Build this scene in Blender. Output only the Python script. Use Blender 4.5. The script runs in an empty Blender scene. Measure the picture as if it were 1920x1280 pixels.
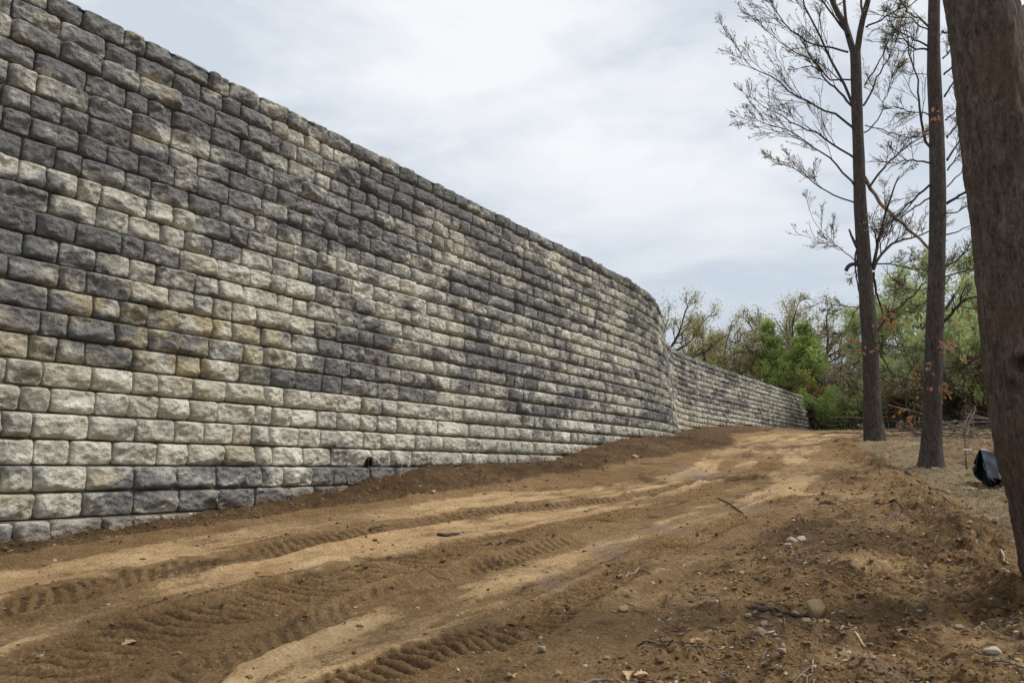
import bpy, math, random
import numpy as np
from mathutils import Vector, Matrix

rng = np.random.default_rng(11)
random.seed(11)
scene = bpy.context.scene
COL = scene.collection

# ------------------------------------------------------------------ camera
F_PX, PITCH = 1500.0, 0.1583          # focal length in photo pixels, upward tilt
cd = bpy.data.cameras.new("camera")
cd.sensor_width = 36.0
cd.lens = 36.0 * F_PX / 1920.0
cd.clip_start = 0.05
cd.clip_end = 3000
cam = bpy.data.objects.new("camera", cd)
COL.objects.link(cam)
cam.location = (0, 0, 0)              # eye height is z = 0, the ground lies about 1.25 m below
cam.rotation_euler = (math.pi / 2 + PITCH, 0, 0)
scene.camera = cam

# ------------------------------------------------------------------ sky and sun
SUN_DIR = Vector((0.78, 0.02, 0.95)).normalized()     # towards the sun
world = bpy.data.worlds.new("World")
scene.world = world
world.use_nodes = True
wt = world.node_tree
wt.nodes.clear()
def wn(t, **kw):
    n = wt.nodes.new(t)
    for k, v in kw.items():
        setattr(n, k, v)
    return n
sky = wn('ShaderNodeTexSky', sky_type='NISHITA', sun_disc=False)
sky.sun_elevation = math.asin(SUN_DIR.z)
sky.sun_rotation = math.atan2(SUN_DIR.x, SUN_DIR.y)
sky.air_density = 1.0; sky.dust_density = 1.5
tc = wn('ShaderNodeTexCoord')
sep = wn('ShaderNodeSeparateXYZ')
wt.links.new(tc.outputs['Generated'], sep.inputs[0])
def wmath(op, a, b=None, clamp=False):
    n = wn('ShaderNodeMath', operation=op, use_clamp=clamp)
    for i, v in enumerate((a, b)):
        if v is None: continue
        if isinstance(v, (int, float)): n.inputs[i].default_value = v
        else: wt.links.new(v, n.inputs[i])
    return n.outputs[0]
zc = wmath('ADD', wmath('MAXIMUM', sep.outputs[2], 0.0), 0.30)
cx = wmath('DIVIDE', sep.outputs[0], zc)
cy = wmath('DIVIDE', sep.outputs[1], zc)
comb = wn('ShaderNodeCombineXYZ')
wt.links.new(cx, comb.inputs[0]); wt.links.new(cy, comb.inputs[1])
def wnoise(scale, detail, rough, dist, off):
    m = wn('ShaderNodeMapping'); m.inputs['Location'].default_value = off
    m.inputs['Rotation'].default_value = (0, 0, 0.5)
    m.inputs['Scale'].default_value = (0.8, 1.15, 1)
    wt.links.new(comb.outputs[0], m.inputs[0])
    n = wn('ShaderNodeTexNoise'); n.inputs['Scale'].default_value = scale
    n.inputs['Detail'].default_value = detail; n.inputs['Roughness'].default_value = rough
    n.inputs['Distortion'].default_value = dist
    wt.links.new(m.outputs[0], n.inputs['Vector'])
    return n.outputs[0]
n1 = wnoise(1.9, 6, 0.55, 0.3, (3.1, 0.4, 0))
n2 = wnoise(5.2, 5, 0.55, 0.3, (0.3, 7.7, 0))
mixn = wmath('ADD', wmath('MULTIPLY', n1, 0.72), wmath('MULTIPLY', n2, 0.28))
ramp = wn('ShaderNodeValToRGB')
wt.links.new(mixn, ramp.inputs[0])
cr = ramp.color_ramp
cr.elements[0].position = 0.40; cr.elements[0].color = (5.0, 5.5, 6.1, 1)
cr.elements[1].position = 0.57; cr.elements[1].color = (7.3, 7.42, 7.55, 1)
e = cr.elements.new(0.49); e.color = (6.4, 6.65, 7.0, 1)
# towards the horizon the cloud deck is a little bluer and greyer
hz = wn('ShaderNodeMapRange'); hz.inputs['From Min'].default_value = 0.02
hz.inputs['From Max'].default_value = 0.42; hz.interpolation_type = 'SMOOTHSTEP'
wt.links.new(sep.outputs[2], hz.inputs[0])
mh = wn('ShaderNodeMix', data_type='RGBA')
wt.links.new(hz.outputs[0], mh.inputs[0])
mh.inputs[6].default_value = (4.15, 4.75, 5.4, 1)
wt.links.new(ramp.outputs[0], mh.inputs[7])
mg = wn('ShaderNodeMix', data_type='RGBA')
mg.inputs[0].default_value = 0.93
wt.links.new(sky.outputs[0], mg.inputs[6])
wt.links.new(mh.outputs[2], mg.inputs[7])
bg = wn('ShaderNodeBackground'); bg.inputs[1].default_value = 0.1
wt.links.new(mg.outputs[2], bg.inputs[0])
wo = wn('ShaderNodeOutputWorld')
wt.links.new(bg.outputs[0], wo.inputs[0])

sl = bpy.data.lights.new("sun", 'SUN')
sl.energy = 2.3
sl.angle = math.radians(10)
sl.color = (1.0, 0.95, 0.86)
so = bpy.data.objects.new("sun", sl)
COL.objects.link(so)
so.rotation_euler = SUN_DIR.to_track_quat('Z', 'Y').to_euler()
so.location = (20, 10, 40)

scene.render.engine = 'CYCLES'
scene.view_settings.view_transform = 'Standard'
scene.view_settings.look = 'None'
scene.view_settings.exposure = 0.42
scene.view_settings.gamma = 1.0

# ------------------------------------------------------------------ helpers
def tag(o, label=None, cat=None, group=None, kind=None):
    if label: o['label'] = label
    if cat: o['category'] = cat
    if group: o['group'] = group
    if kind: o['kind'] = kind
    return o

def empty(name, loc=(0, 0, 0), label=None, cat=None, group=None):
    o = bpy.data.objects.new(name, None)
    o.empty_display_size = 0.2
    COL.objects.link(o); o.location = loc
    return tag(o, label, cat, group)

def link(name, me, mat=None, parent=None, loc=None):
    o = bpy.data.objects.new(name, me)
    COL.objects.link(o)
    if mat and not me.materials: me.materials.append(mat)
    if parent is not None: o.parent = parent
    if loc is not None: o.location = loc
    return o

def np_mesh(name, V, F, smooth=True, attrs=None):
    """V (n,3); F (m,3) or (m,4) int array"""
    V = np.ascontiguousarray(V, dtype=np.float32); F = np.ascontiguousarray(F, dtype=np.int32)
    me = bpy.data.meshes.new(name)
    m, k = F.shape
    me.vertices.add(len(V)); me.vertices.foreach_set('co', V.ravel())
    me.loops.add(m * k); me.loops.foreach_set('vertex_index', F.ravel())
    me.polygons.add(m)
    me.polygons.foreach_set('loop_start', np.arange(0, m * k, k, dtype=np.int32))
    me.polygons.foreach_set('loop_total', np.full(m, k, dtype=np.int32))
    me.polygons.foreach_set('use_smooth', np.full(m, smooth, dtype=bool))
    if attrs:
        for nm, a in attrs.items():
            at = me.attributes.new(nm, 'FLOAT', 'POINT')
            at.data.foreach_set('value', np.ascontiguousarray(a, dtype=np.float32))
    me.update(calc_edges=True)
    return me

def _hash(i, j, k, seed):
    h = (i * 374761393 + j * 668265263 + k * 2147483647 + seed * 1274126177) & 0xFFFFFFFF
    h = ((h ^ (h >> 13)) * 1274126177) & 0xFFFFFFFF
    h = ((h ^ (h >> 16)) * 2246822519) & 0xFFFFFFFF
    return ((h ^ (h >> 15)) & 0xFFFFFF) / float(0xFFFFFF)

def vnoise(x, y, z=None, seed=0):
    """smooth value noise in -1..1"""
    if z is None:
        xi = np.floor(x).astype(np.int64); yi = np.floor(y).astype(np.int64)
        fx = x - xi; fy = y - yi
        fx = fx * fx * (3 - 2 * fx); fy = fy * fy * (3 - 2 * fy)
        o = np.zeros_like(xi)
        a = _hash(xi, yi, o, seed); b = _hash(xi + 1, yi, o, seed)
        c = _hash(xi, yi + 1, o, seed); d = _hash(xi + 1, yi + 1, o, seed)
        return 2 * ((a + (b - a) * fx) * (1 - fy) + (c + (d - c) * fx) * fy) - 1
    zi = np.floor(z).astype(np.int64); fz = z - zi; fz = fz * fz * (3 - 2 * fz)
    return None

def fbm(x, y, sc, octv=3, seed=0, gain=0.5):
    r = 0; a = 1; t = 0
    for o in range(octv):
        r = r + a * vnoise(x * sc + 17.3 * o, y * sc - 9.1 * o, seed=seed + o * 7)
        t += a; a *= gain; sc *= 2.03
    return r / t

def sstep(a, b, x):
    t = np.clip((x - a) / (b - a), 0, 1)
    return t * t * (3 - 2 * t)

def P(x, y, Y):
    """world point at real distance Y ahead, on the line of sight of a photo pixel"""
    u = (x - 960) / F_PX; v = -(y - 640) / F_PX
    d = np.array([u, math.cos(PITCH) - v * math.sin(PITCH), math.sin(PITCH) + v * math.cos(PITCH)])
    return d * (Y / d[1])

# --- materials
class NT:
    def __init__(s, name):
        s.m = bpy.data.materials.new(name); s.m.use_nodes = True
        s.t = s.m.node_tree; s.t.nodes.clear()
        s.out = s.t.nodes.new('ShaderNodeOutputMaterial')
        s.b = s.t.nodes.new('ShaderNodeBsdfPrincipled')
        s.b.inputs['Roughness'].default_value = 0.9
        s.b.inputs['Specular IOR Level'].default_value = 0.25
        s.t.links.new(s.b.outputs[0], s.out.inputs[0])
    def n(s, t, **kw):
        n = s.t.nodes.new(t)
        for k, v in kw.items(): setattr(n, k, v)
        return n
    def l(s, a, b): s.t.links.new(a, b)
    def put(s, sock, v):
        if isinstance(v, (int, float)): sock.default_value = v
        elif isinstance(v, (tuple, list)): sock.default_value = tuple(v) + ((1,) if len(v) == 3 and len(sock.default_value) == 4 else ())
        else: s.l(v, sock)
    def math(s, op, a, b=None, c=None, clamp=False):
        n = s.n('ShaderNodeMath', operation=op, use_clamp=clamp)
        for i, v in enumerate((a, b, c)):
            if v is not None: s.put(n.inputs[i], v)
        return n.outputs[0]
    def mix(s, f, a, b, blend='MIX'):
        n = s.n('ShaderNodeMix', data_type='RGBA', blend_type=blend)
        s.put(n.inputs[0], f); s.put(n.inputs[6], a); s.put(n.inputs[7], b)
        return n.outputs[2]
    def attr(s, name): return s.n('ShaderNodeAttribute', attribute_name=name).outputs['Fac']
    def pos(s): return s.n('ShaderNodeNewGeometry').outputs['Position']
    def mapping(s, vec, scale=(1, 1, 1), rot=(0, 0, 0), loc=(0, 0, 0)):
        m = s.n('ShaderNodeMapping'); s.l(vec, m.inputs[0])
        m.inputs['Scale'].default_value = scale; m.inputs['Rotation'].default_value = rot
        m.inputs['Location'].default_value = loc
        return m.outputs[0]
    def noise(s, vec, scale, detail=4, rough=0.55, dist=0.0):
        n = s.n('ShaderNodeTexNoise'); s.l(vec, n.inputs['Vector'])
        n.inputs['Scale'].default_value = scale; n.inputs['Detail'].default_value = detail
        n.inputs['Roughness'].default_value = rough; n.inputs['Distortion'].default_value = dist
        return n.outputs[0]
    def voro(s, vec, scale, feature='F1'):
        n = s.n('ShaderNodeTexVoronoi', feature=feature); s.l(vec, n.inputs['Vector'])
        n.inputs['Scale'].default_value = scale
        return n.outputs['Distance']
    def step(s, v, a, b):
        n = s.n('ShaderNodeMapRange', interpolation_type='SMOOTHSTEP')
        s.put(n.inputs[0], v); n.inputs[1].default_value = a; n.inputs[2].default_value = b
        return n.outputs[0]
    def ramp(s, v, stops):
        n = s.n('ShaderNodeValToRGB'); s.l(v, n.inputs[0]); c = n.color_ramp
        c.elements[0].position = stops[0][0]; c.elements[0].color = (*stops[0][1], 1)
        c.elements[1].position = stops[-1][0]; c.elements[1].color = (*stops[-1][1], 1)
        for p, col in stops[1:-1]:
            e = c.elements.new(p); e.color = (*col, 1)
        return n.outputs[0]
    def bump(s, h, strength, dist, prev=None):
        n = s.n('ShaderNodeBump'); n.inputs['Strength'].default_value = strength
        n.inputs['Distance'].default_value = dist; s.put(n.inputs['Height'], h)
        if prev is not None: s.l(prev, n.inputs['Normal'])
        return n.outputs[0]

def mat_wall_stone():
    k = NT("weathered_stone"); p = k.pos()
    dark, yel, tint = k.attr('dark'), k.attr('yellow'), k.attr('tint')
    # cream grey base mottled
    m1 = k.noise(p, 3.2, 6, 0.62, 0.3)
    base = k.ramp(m1, [(0.3, (0.36, 0.345, 0.285)), (0.5, (0.55, 0.53, 0.45)), (0.70, (0.72, 0.70, 0.61))])
    ty = k.math('MULTIPLY', yel, k.step(k.noise(p, 2.6, 4, 0.6), 0.36, 0.62))
    base = k.mix(ty, base, k.mix(k.noise(p, 8, 3), (0.39, 0.33, 0.20), (0.50, 0.42, 0.26)))
    # dark weather stain with blotchy borders
    pr = k.mapping(p, scale=(1, 1, 1), rot=(0, 0, -(math.pi / 2 - 0.5544)))
    b = k.noise(k.mapping(pr, scale=(0.55, 1, 1.5)), 2.3, 6, 0.62, 0.5)
    b2 = k.noise(p, 9.0, 5, 0.7)
    s = k.math('ADD', k.math('MULTIPLY', b, 0.85), k.math('MULTIPLY', b2, 0.42))
    s = k.math('ADD', s, k.math('MULTIPLY', k.math('SUBTRACT', dark, 0.5), 0.36))
    big = k.noise(k.mapping(pr, scale=(0.32, 1, 0.55)), 1.15, 4, 0.6, 0.6)
    s = k.math('ADD', s, k.math('MULTIPLY', k.math('SUBTRACT', big, 0.5), 0.58))
    sm = k.step(s, 0.54, 0.76)
    st = k.mix(k.noise(p, 14, 5, 0.7), (0.055, 0.057, 0.065), (0.235, 0.235, 0.24))
    col = k.mix(k.math('MULTIPLY', sm, 0.93), base, st)
    # pits and speckles
    sp = k.step(k.noise(p, 55, 3, 0.6), 0.60, 0.74)
    col = k.mix(k.math('MULTIPLY', sp, 0.45), col, (0.13, 0.13, 0.125))
    lt = k.step(k.noise(k.mapping(p, loc=(5, 3, 1)), 40, 4, 0.65), 0.6, 0.72)
    col = k.mix(k.math('MULTIPLY', lt, 0.35), col, (0.66, 0.65, 0.60))
    mud = k.math('MULTIPLY', k.attr('mud'), k.step(k.noise(p, 11, 5, 0.7), 0.30, 0.55))
    col = k.mix(k.math('MULTIPLY', mud, 0.8), col, (0.20, 0.125, 0.062))
    # rusty and chalky runs
    run = k.step(k.noise(k.mapping(p, scale=(2.2, 2.2, 0.35)), 2.6, 5, 0.7), 0.60, 0.74)
    col = k.mix(k.math('MULTIPLY', run, 0.30), col, (0.62, 0.60, 0.55))
    # per-stone tint
    hs = k.n('ShaderNodeHueSaturation'); k.l(col, hs.inputs['Color'])
    k.l(k.math('ADD', k.math('MULTIPLY', tint, 0.22), 0.92), hs.inputs['Value'])
    hs.inputs['Saturation'].default_value = 0.95
    k.l(hs.outputs[0], k.b.inputs['Base Color'])
    k.b.inputs['Roughness'].default_value = 0.93
    # chiselled relief
    v = k.voro(k.mapping(p, scale=(1, 1, 1.5)), 13)
    h1 = k.noise(p, 16, 5, 0.6, 0.8)
    h2 = k.noise(p, 70, 4, 0.65)
    n = k.bump(k.math('ADD', h1, k.math('MULTIPLY', v, 0.55)), 0.95, 0.06)
    n = k.bump(h2, 0.8, 0.016, n)
    k.l(n, k.b.inputs['Normal'])
    return k.m

def mat_core():
    k = NT("cast_concrete"); p = k.pos()
    k.l(k.ramp(k.noise(p, 4, 5), [(0.3, (0.075, 0.068, 0.052)), (0.7, (0.14, 0.128, 0.10))]), k.b.inputs['Base Color'])
    k.l(k.bump(k.noise(p, 40, 4), 0.4, 0.01), k.b.inputs['Normal'])
    return k.m

def mat_ground():
    k = NT("graded_soil"); p = k.pos()
    pale, dk, sand, wet, red = k.attr('pale'), k.attr('dark'), k.attr('sand'), k.attr('wet'), k.attr('litter')
    n1 = k.noise(p, 1.3, 6, 0.6, 0.3)
    n2 = k.noise(p, 9, 5, 0.65)
    n3 = k.noise(p, 45, 4, 0.65)
    mm = k.math('ADD', k.math('MULTIPLY', n1, 0.34), k.math('ADD', k.math('MULTIPLY', n2, 0.33), k.math('MULTIPLY', n3, 0.33)))
    road = k.mapping(p, rot=(0, 0, -0.95))
    st1 = k.noise(k.mapping(road, scale=(0.45, 2.6, 1)), 5, 6, 0.7, 0.4)
    st2 = k.noise(p, 26, 5, 0.7)
    jig = k.math('ADD', k.math('MULTIPLY', k.math('SUBTRACT', st1, 0.5), 1.5), k.math('MULTIPLY', k.math('SUBTRACT', st2, 0.5), 1.5))
    pale = k.math('MULTIPLY', k.step(k.math('ADD', pale, k.math('MULTIPLY', jig, 0.75)), 0.22, 0.78), k.math('ADD', 0.35, k.math('MULTIPLY', pale, 0.65)))
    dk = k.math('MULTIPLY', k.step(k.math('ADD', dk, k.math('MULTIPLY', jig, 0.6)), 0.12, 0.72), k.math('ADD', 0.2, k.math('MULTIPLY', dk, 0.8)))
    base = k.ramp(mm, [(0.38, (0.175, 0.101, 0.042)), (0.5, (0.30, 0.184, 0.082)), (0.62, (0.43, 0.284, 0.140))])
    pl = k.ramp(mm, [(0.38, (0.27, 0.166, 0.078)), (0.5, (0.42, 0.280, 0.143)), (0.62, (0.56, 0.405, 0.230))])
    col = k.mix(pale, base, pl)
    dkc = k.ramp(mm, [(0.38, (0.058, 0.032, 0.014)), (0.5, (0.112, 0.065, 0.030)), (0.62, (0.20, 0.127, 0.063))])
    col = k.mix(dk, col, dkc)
    sdc = k.ramp(mm, [(0.38, (0.18, 0.122, 0.062)), (0.5, (0.36, 0.272, 0.155)), (0.62, (0.57, 0.465, 0.30))])
    col = k.mix(sand, col, sdc)
    col = k.mix(k.math('MULTIPLY', k.step(k.math('ADD', wet, k.math('MULTIPLY', jig, 0.5)), 0.15, 0.95), 0.6), col, (0.29, 0.190, 0.118))
    ltc = k.ramp(k.noise(p, 12, 6, 0.75), [(0.40, (0.07, 0.042, 0.022)), (0.5, (0.22, 0.135, 0.070)), (0.60, (0.44, 0.32, 0.19))])
    col = k.mix(red, col, ltc)
    k.l(col, k.b.inputs['Base Color'])
    k.l(k.math('SUBTRACT', 0.95, k.math('MULTIPLY', wet, 0.45)), k.b.inputs['Roughness'])
    rough = k.math('ADD', k.math('SUBTRACT', 1.0, k.math('MULTIPLY', pale, 0.6)), k.math('MULTIPLY', sand, 0.5))
    g = k.noise(p, 30, 6, 0.7)
    v = k.voro(p, 38)
    hh = k.math('MULTIPLY', k.math('ADD', g, k.math('MULTIPLY', v, 0.5)), rough)
    n = k.bump(hh, 0.9, 0.06)
    n = k.bump(k.noise(p, 120, 3, 0.6), 0.5, 0.006, n)
    k.l(n, k.b.inputs['Normal'])
    return k.m

def mat_bark(name, c0, c1, c2, sc=1.0, bdist=0.03):
    k = NT(name)
    tcn = k.n('ShaderNodeTexCoord'); p = tcn.outputs['Object']
    q = k.mapping(p, scale=(11 * sc, 11 * sc, 3.0 * sc))
    r = k.noise(q, 2.2, 6, 0.65, 0.8)
    r2 = k.noise(k.mapping(p, scale=(24 * sc, 24 * sc, 12 * sc)), 2.4, 6, 0.75, 0.3)
    h = k.math('ADD', k.math('MULTIPLY', r, 0.5), k.math('MULTIPLY', r2, 0.5))
    col = k.ramp(h, [(0.38, c0), (0.5, c1), (0.62, c2)])
    col = k.mix(k.math('MULTIPLY', k.step(k.noise(p, 1.7, 4), 0.5, 0.7), 0.35), col, (c1[0] * 1.3, c1[1] * 1.05, c1[2] * 0.85))
    k.l(col, k.b.inputs['Base Color'])
    k.l(k.bump(h, 0.9, bdist), k.b.inputs['Normal'])
    return k.m

def mat_leaf(name, c0, c1, trans=0.45, sc=1.5):
    k = NT(name); p = k.pos()
    f = k.step(k.noise(p, sc, 3, 0.6), 0.35, 0.65)
    f2 = k.noise(p, sc * 9, 2)
    col = k.mix(k.math('ADD', k.math('MULTIPLY', f, 0.6), k.math('MULTIPLY', f2, 0.4)), c0, c1)
    k.l(col, k.b.inputs['Base Color']); k.b.inputs['Roughness'].default_value = 0.7
    tr = k.n('ShaderNodeBsdfTranslucent'); k.l(col, tr.inputs[0])
    ms = k.n('ShaderNodeMixShader'); ms.inputs[0].default_value = trans
    k.l(k.b.outputs[0], ms.inputs[1]); k.l(tr.outputs[0], ms.inputs[2])
    k.l(ms.outputs[0], k.out.inputs[0])
    return k.m

def mat_simple(name, c0, c1, sc=12, rough=0.85, bd=0.006, spec=0.25):
    k = NT(name)
    p = k.n('ShaderNodeTexCoord').outputs['Object']
    k.l(k.mix(k.step(k.noise(p, sc, 5, 0.65), 0.35, 0.65), c0, c1), k.b.inputs['Base Color'])
    k.b.inputs['Roughness'].default_value = rough; k.b.inputs['Specular IOR Level'].default_value = spec
    k.l(k.bump(k.noise(p, sc * 3, 5, 0.65), 0.6, bd), k.b.inputs['Normal'])
    return k.m

M_STONE = mat_wall_stone(); M_CORE = mat_core(); M_SOIL = mat_ground()
M_BARK = mat_bark("grey_brown_bark", (0.022, 0.018, 0.016), (0.060, 0.049, 0.043), (0.115, 0.098, 0.088), 1.0, 0.03)
M_BARKN = mat_bark("furrowed_bark", (0.032, 0.023, 0.018), (0.092, 0.069, 0.054), (0.165, 0.130, 0.106), 1.0, 0.035)
M_TWIG = mat_simple("twig_bark", (0.030, 0.024, 0.022), (0.065, 0.052, 0.046), 6)
M_FTWIG = mat_simple("hazed_branch_bark", (0.065, 0.058, 0.054), (0.13, 0.118, 0.108), 2)  # bark tone lightened, distance haze put into the colour
M_DEADW = mat_simple("bleached_wood", (0.13, 0.10, 0.075), (0.30, 0.25, 0.20), 5)
M_BUD = mat_leaf("young_leaf_buds", (0.26, 0.20, 0.11), (0.46, 0.42, 0.20), 0.5, 1.0)
M_OAKLEAF = mat_leaf("olive_tan_foliage", (0.30, 0.28, 0.13), (0.50, 0.46, 0.24), 0.5, 0.35)
M_GREEN = mat_leaf("fresh_green_foliage", (0.24, 0.33, 0.08), (0.43, 0.53, 0.17), 0.45, 0.9)
M_MIDGREEN = mat_leaf("mid_green_foliage", (0.27, 0.33, 0.12), (0.48, 0.54, 0.26), 0.5, 0.5)
M_DULL = mat_leaf("dull_green_brush", (0.13, 0.145, 0.065), (0.26, 0.27, 0.13), 0.35, 0.6)
M_RUST = mat_leaf("rusty_brown_brush", (0.19, 0.115, 0.05), (0.33, 0.21, 0.095), 0.35, 0.8)
M_GREYBR = mat_leaf("hazed_grey_brown_brush", (0.20, 0.175, 0.13), (0.34, 0.30, 0.22), 0.3, 0.5)  # brush colour paled in place of haze over the wood
M_DEADLEAF = mat_leaf("dead_oak_leaf", (0.28, 0.12, 0.055), (0.44, 0.24, 0.13), 0.35, 6)
M_TANLEAF = mat_leaf("tan_dry_leaf", (0.40, 0.26, 0.14), (0.58, 0.44, 0.28), 0.25, 9)
M_ROCK = mat_simple("field_stone", (0.24, 0.195, 0.14), (0.45, 0.385, 0.29), 9, 0.9, 0.01)
M_BOULDER = mat_simple("ochre_stone", (0.29, 0.20, 0.10), (0.47, 0.37, 0.21), 12, 0.9, 0.01)
M_PALE = mat_simple("pale_stone", (0.40, 0.35, 0.27), (0.60, 0.54, 0.44), 9, 0.9, 0.01)
M_CLOD = mat_simple("soil_clods", (0.075, 0.043, 0.020), (0.21, 0.13, 0.062), 1.7, 0.95, 0.004)
M_PEB = mat_simple("pebbles", (0.20, 0.155, 0.105), (0.42, 0.36, 0.28), 3.1, 0.9, 0.004)
M_FABRIC = mat_simple("black_woven_fabric", (0.020, 0.025, 0.034), (0.055, 0.066, 0.084), 6, 0.85, 0.004, 0.15)
M_STAKE = mat_simple("pale_wood_stake", (0.35, 0.29, 0.22), (0.52, 0.46, 0.38), 9)
M_WHITE = mat_simple("white_plastic", (0.72, 0.72, 0.70), (0.82, 0.82, 0.80), 9, 0.4, 0.001)
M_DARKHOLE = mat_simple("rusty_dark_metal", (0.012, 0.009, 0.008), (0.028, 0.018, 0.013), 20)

# ------------------------------------------------------------------ wall path and terrain
A, BAT, H0, R = 0.5544, 0.108, 0.032, 0.2286
SA, CA = math.sin(A), math.cos(A)
def st2xy(s, t): return s * SA + t * CA, s * CA - t * SA
def xy2st(X, Y): return X * SA + Y * CA, X * CA - Y * SA

ps = np.array([-14, 0, 6, 12, 16.0, 17.6, 19.6, 21.4, 23.4, 25.5, 27.0, 28.4, 29.7, 31.2, 33.0, 38.7, 46, 53.6])
ptt = np.array([-7.61, -7.61, -7.61, -7.61, -7.61, -7.65, -7.85, -8.28, -8.98, -9.74, -10.27, -10.63, -10.84, -10.97, -11.03, -11.07, -11.02, -10.95]) + 0.497
def pchip(xq, x, y):
    h = np.diff(x); d = np.diff(y) / h
    m = np.zeros(len(x))
    for i in range(1, len(x) - 1):
        if d[i - 1] * d[i] > 0:
            w1 = 2 * h[i] + h[i - 1]; w2 = h[i] + 2 * h[i - 1]
            m[i] = (w1 + w2) / (w1 / d[i - 1] + w2 / d[i])
    i = np.clip(np.searchsorted(x, xq) - 1, 0, len(x) - 2)
    t = (xq - x[i]) / h[i]
    return ((2*t**3 - 3*t**2 + 1) * y[i] + (t**3 - 2*t**2 + t) * h[i] * m[i]
            + (-2*t**3 + 3*t**2) * y[i+1] + (t**3 - t**2) * h[i] * m[i+1])
def wall_t(s): return pchip(np.clip(s, -14, 53.6), ps, ptt)

Gs = [-60, -10, 0, 5, 10, 15, 20, 25, 30, 35, 40, 45, 55, 80, 200, 400]
Gz = [-4, -2.0, -1.25, -.85, -.42, 0, .45, .85, 1.25, 1.57, 1.78, 1.95, 2.05, 1.9, 1.2, 1.0]
Bs = [-10, 3.5, 5.6, 7.6, 9, 11, 13, 14.6, 16.4, 19.6, 26, 30, 33, 38.7, 43, 53.5, 60]
Bz = [-1.6, -.59, -.43, -.2, 0.02, .08, .18, .43, .67, .83, 1.15, 1.5, 1.75, 2.05, 2.2, 2.4, 2.2]

TRACKS = dict(
 A=[(-4.2,2.6),(-3.75,4.3),(-3.47,5.61),(-3.06,6.15),(-2.51,7.15),(-1.73,8.54),(-0.99,9.42),(-0.07,10.56),(1.05,11.49),(1.91,12.11),(2.68,13.18),(3.4,14.78),(4.56,17.69),(6.69,22.96),(11,32),(17,44)],
 B=[(-3.6,1.2),(-2.95,4.01),(-2.84,4.63),(-2.58,5.28),(-2.33,5.58),(-2.02,6.15),(-1.58,6.8),(-1.02,7.49),(-0.58,8.12),(0.24,9.1),(1.68,10.72),(3.1,12.77),(4.61,15.91),(5.65,18.21),(7.04,21.71),(12,31)],
 C=[(-2.6,1.4),(-1.19,4.09),(-0.81,4.87),(-0.37,5.29),(0.0,5.67),(0.3,6.12),(0.63,6.99),(1.13,7.9),(1.67,8.54),(2.5,9.58),(3.58,10.92),(4.69,13.45),(5.85,16.74),(7.1,20.26),(11.5,28)])
TREADS = [
 ([(-3.8,3.4),(-3.13,5.09),(-2.96,5.35),(-2.69,5.87),(-2.18,6.59),(-1.73,7.41),(-1.14,8.31),(-0.37,9.39),(0.61,10.31),(1.77,11.27),(4,14.6)], .19, .10, .010, .5),
 ([(-3.3,2.2),(-2.51,4.12),(-2.38,4.36),(-2.16,4.78),(-1.88,5.23),(-1.31,5.98),(-0.91,6.72),(-0.52,7.3),(0.22,8.31),(1.18,9.56),(2.54,11.38),(3.59,13.0),(5,15.8)], .30, .125, .030, -.6),
 ([(-2.2,1.8),(-0.79,4.04),(-0.45,4.45),(0.0,4.85),(0.35,5.45),(0.6,5.87),(0.9,6.37),(1.69,7.67),(2.66,9.27),(3.6,10.57)], .22, .088, .030, .15),
 ([(1.6,2.6),(1.89,3.77),(2.02,4.19),(2.11,4.66),(2.35,5.37),(2.9,6.2),(3.4,7.2),(4.2,8.8)], .24, .095, .036, .1),
 ([(2.9,3.6),(2.75,4.6),(2.9,5.4),(3.3,6.3),(3.8,7.4),(4.6,9.2)], .2, .10, .020, .0),
 ([(-1.55,2.6),(-1.6,4.4),(-1.2,5.2),(-.75,5.9),(-.2,6.7),(.5,7.9)], .16, .11, .014, .7)]

def poly_dist(X, Y, pts):
    """signed distance, arclength to a polyline"""
    best = np.full(X.shape, 1e9); sg = np.zeros(X.shape); al = np.zeros(X.shape); L = 0
    for (x0, y0), (x1, y1) in zip(pts[:-1], pts[1:]):
        dx, dy = x1 - x0, y1 - y0; ln = math.hypot(dx, dy)
        tt = np.clip(((X - x0) * dx + (Y - y0) * dy) / ln ** 2, 0, 1)
        ex = X - x0 - tt * dx; ey = Y - y0 - tt * dy
        d = np.hypot(ex, ey); m = d < best
        best = np.where(m, d, best)
        sg = np.where(m, np.sign(ex * dy - ey * dx), sg)
        al = np.where(m, L + tt * ln + 0, al); L += ln
    return best, sg, al

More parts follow.
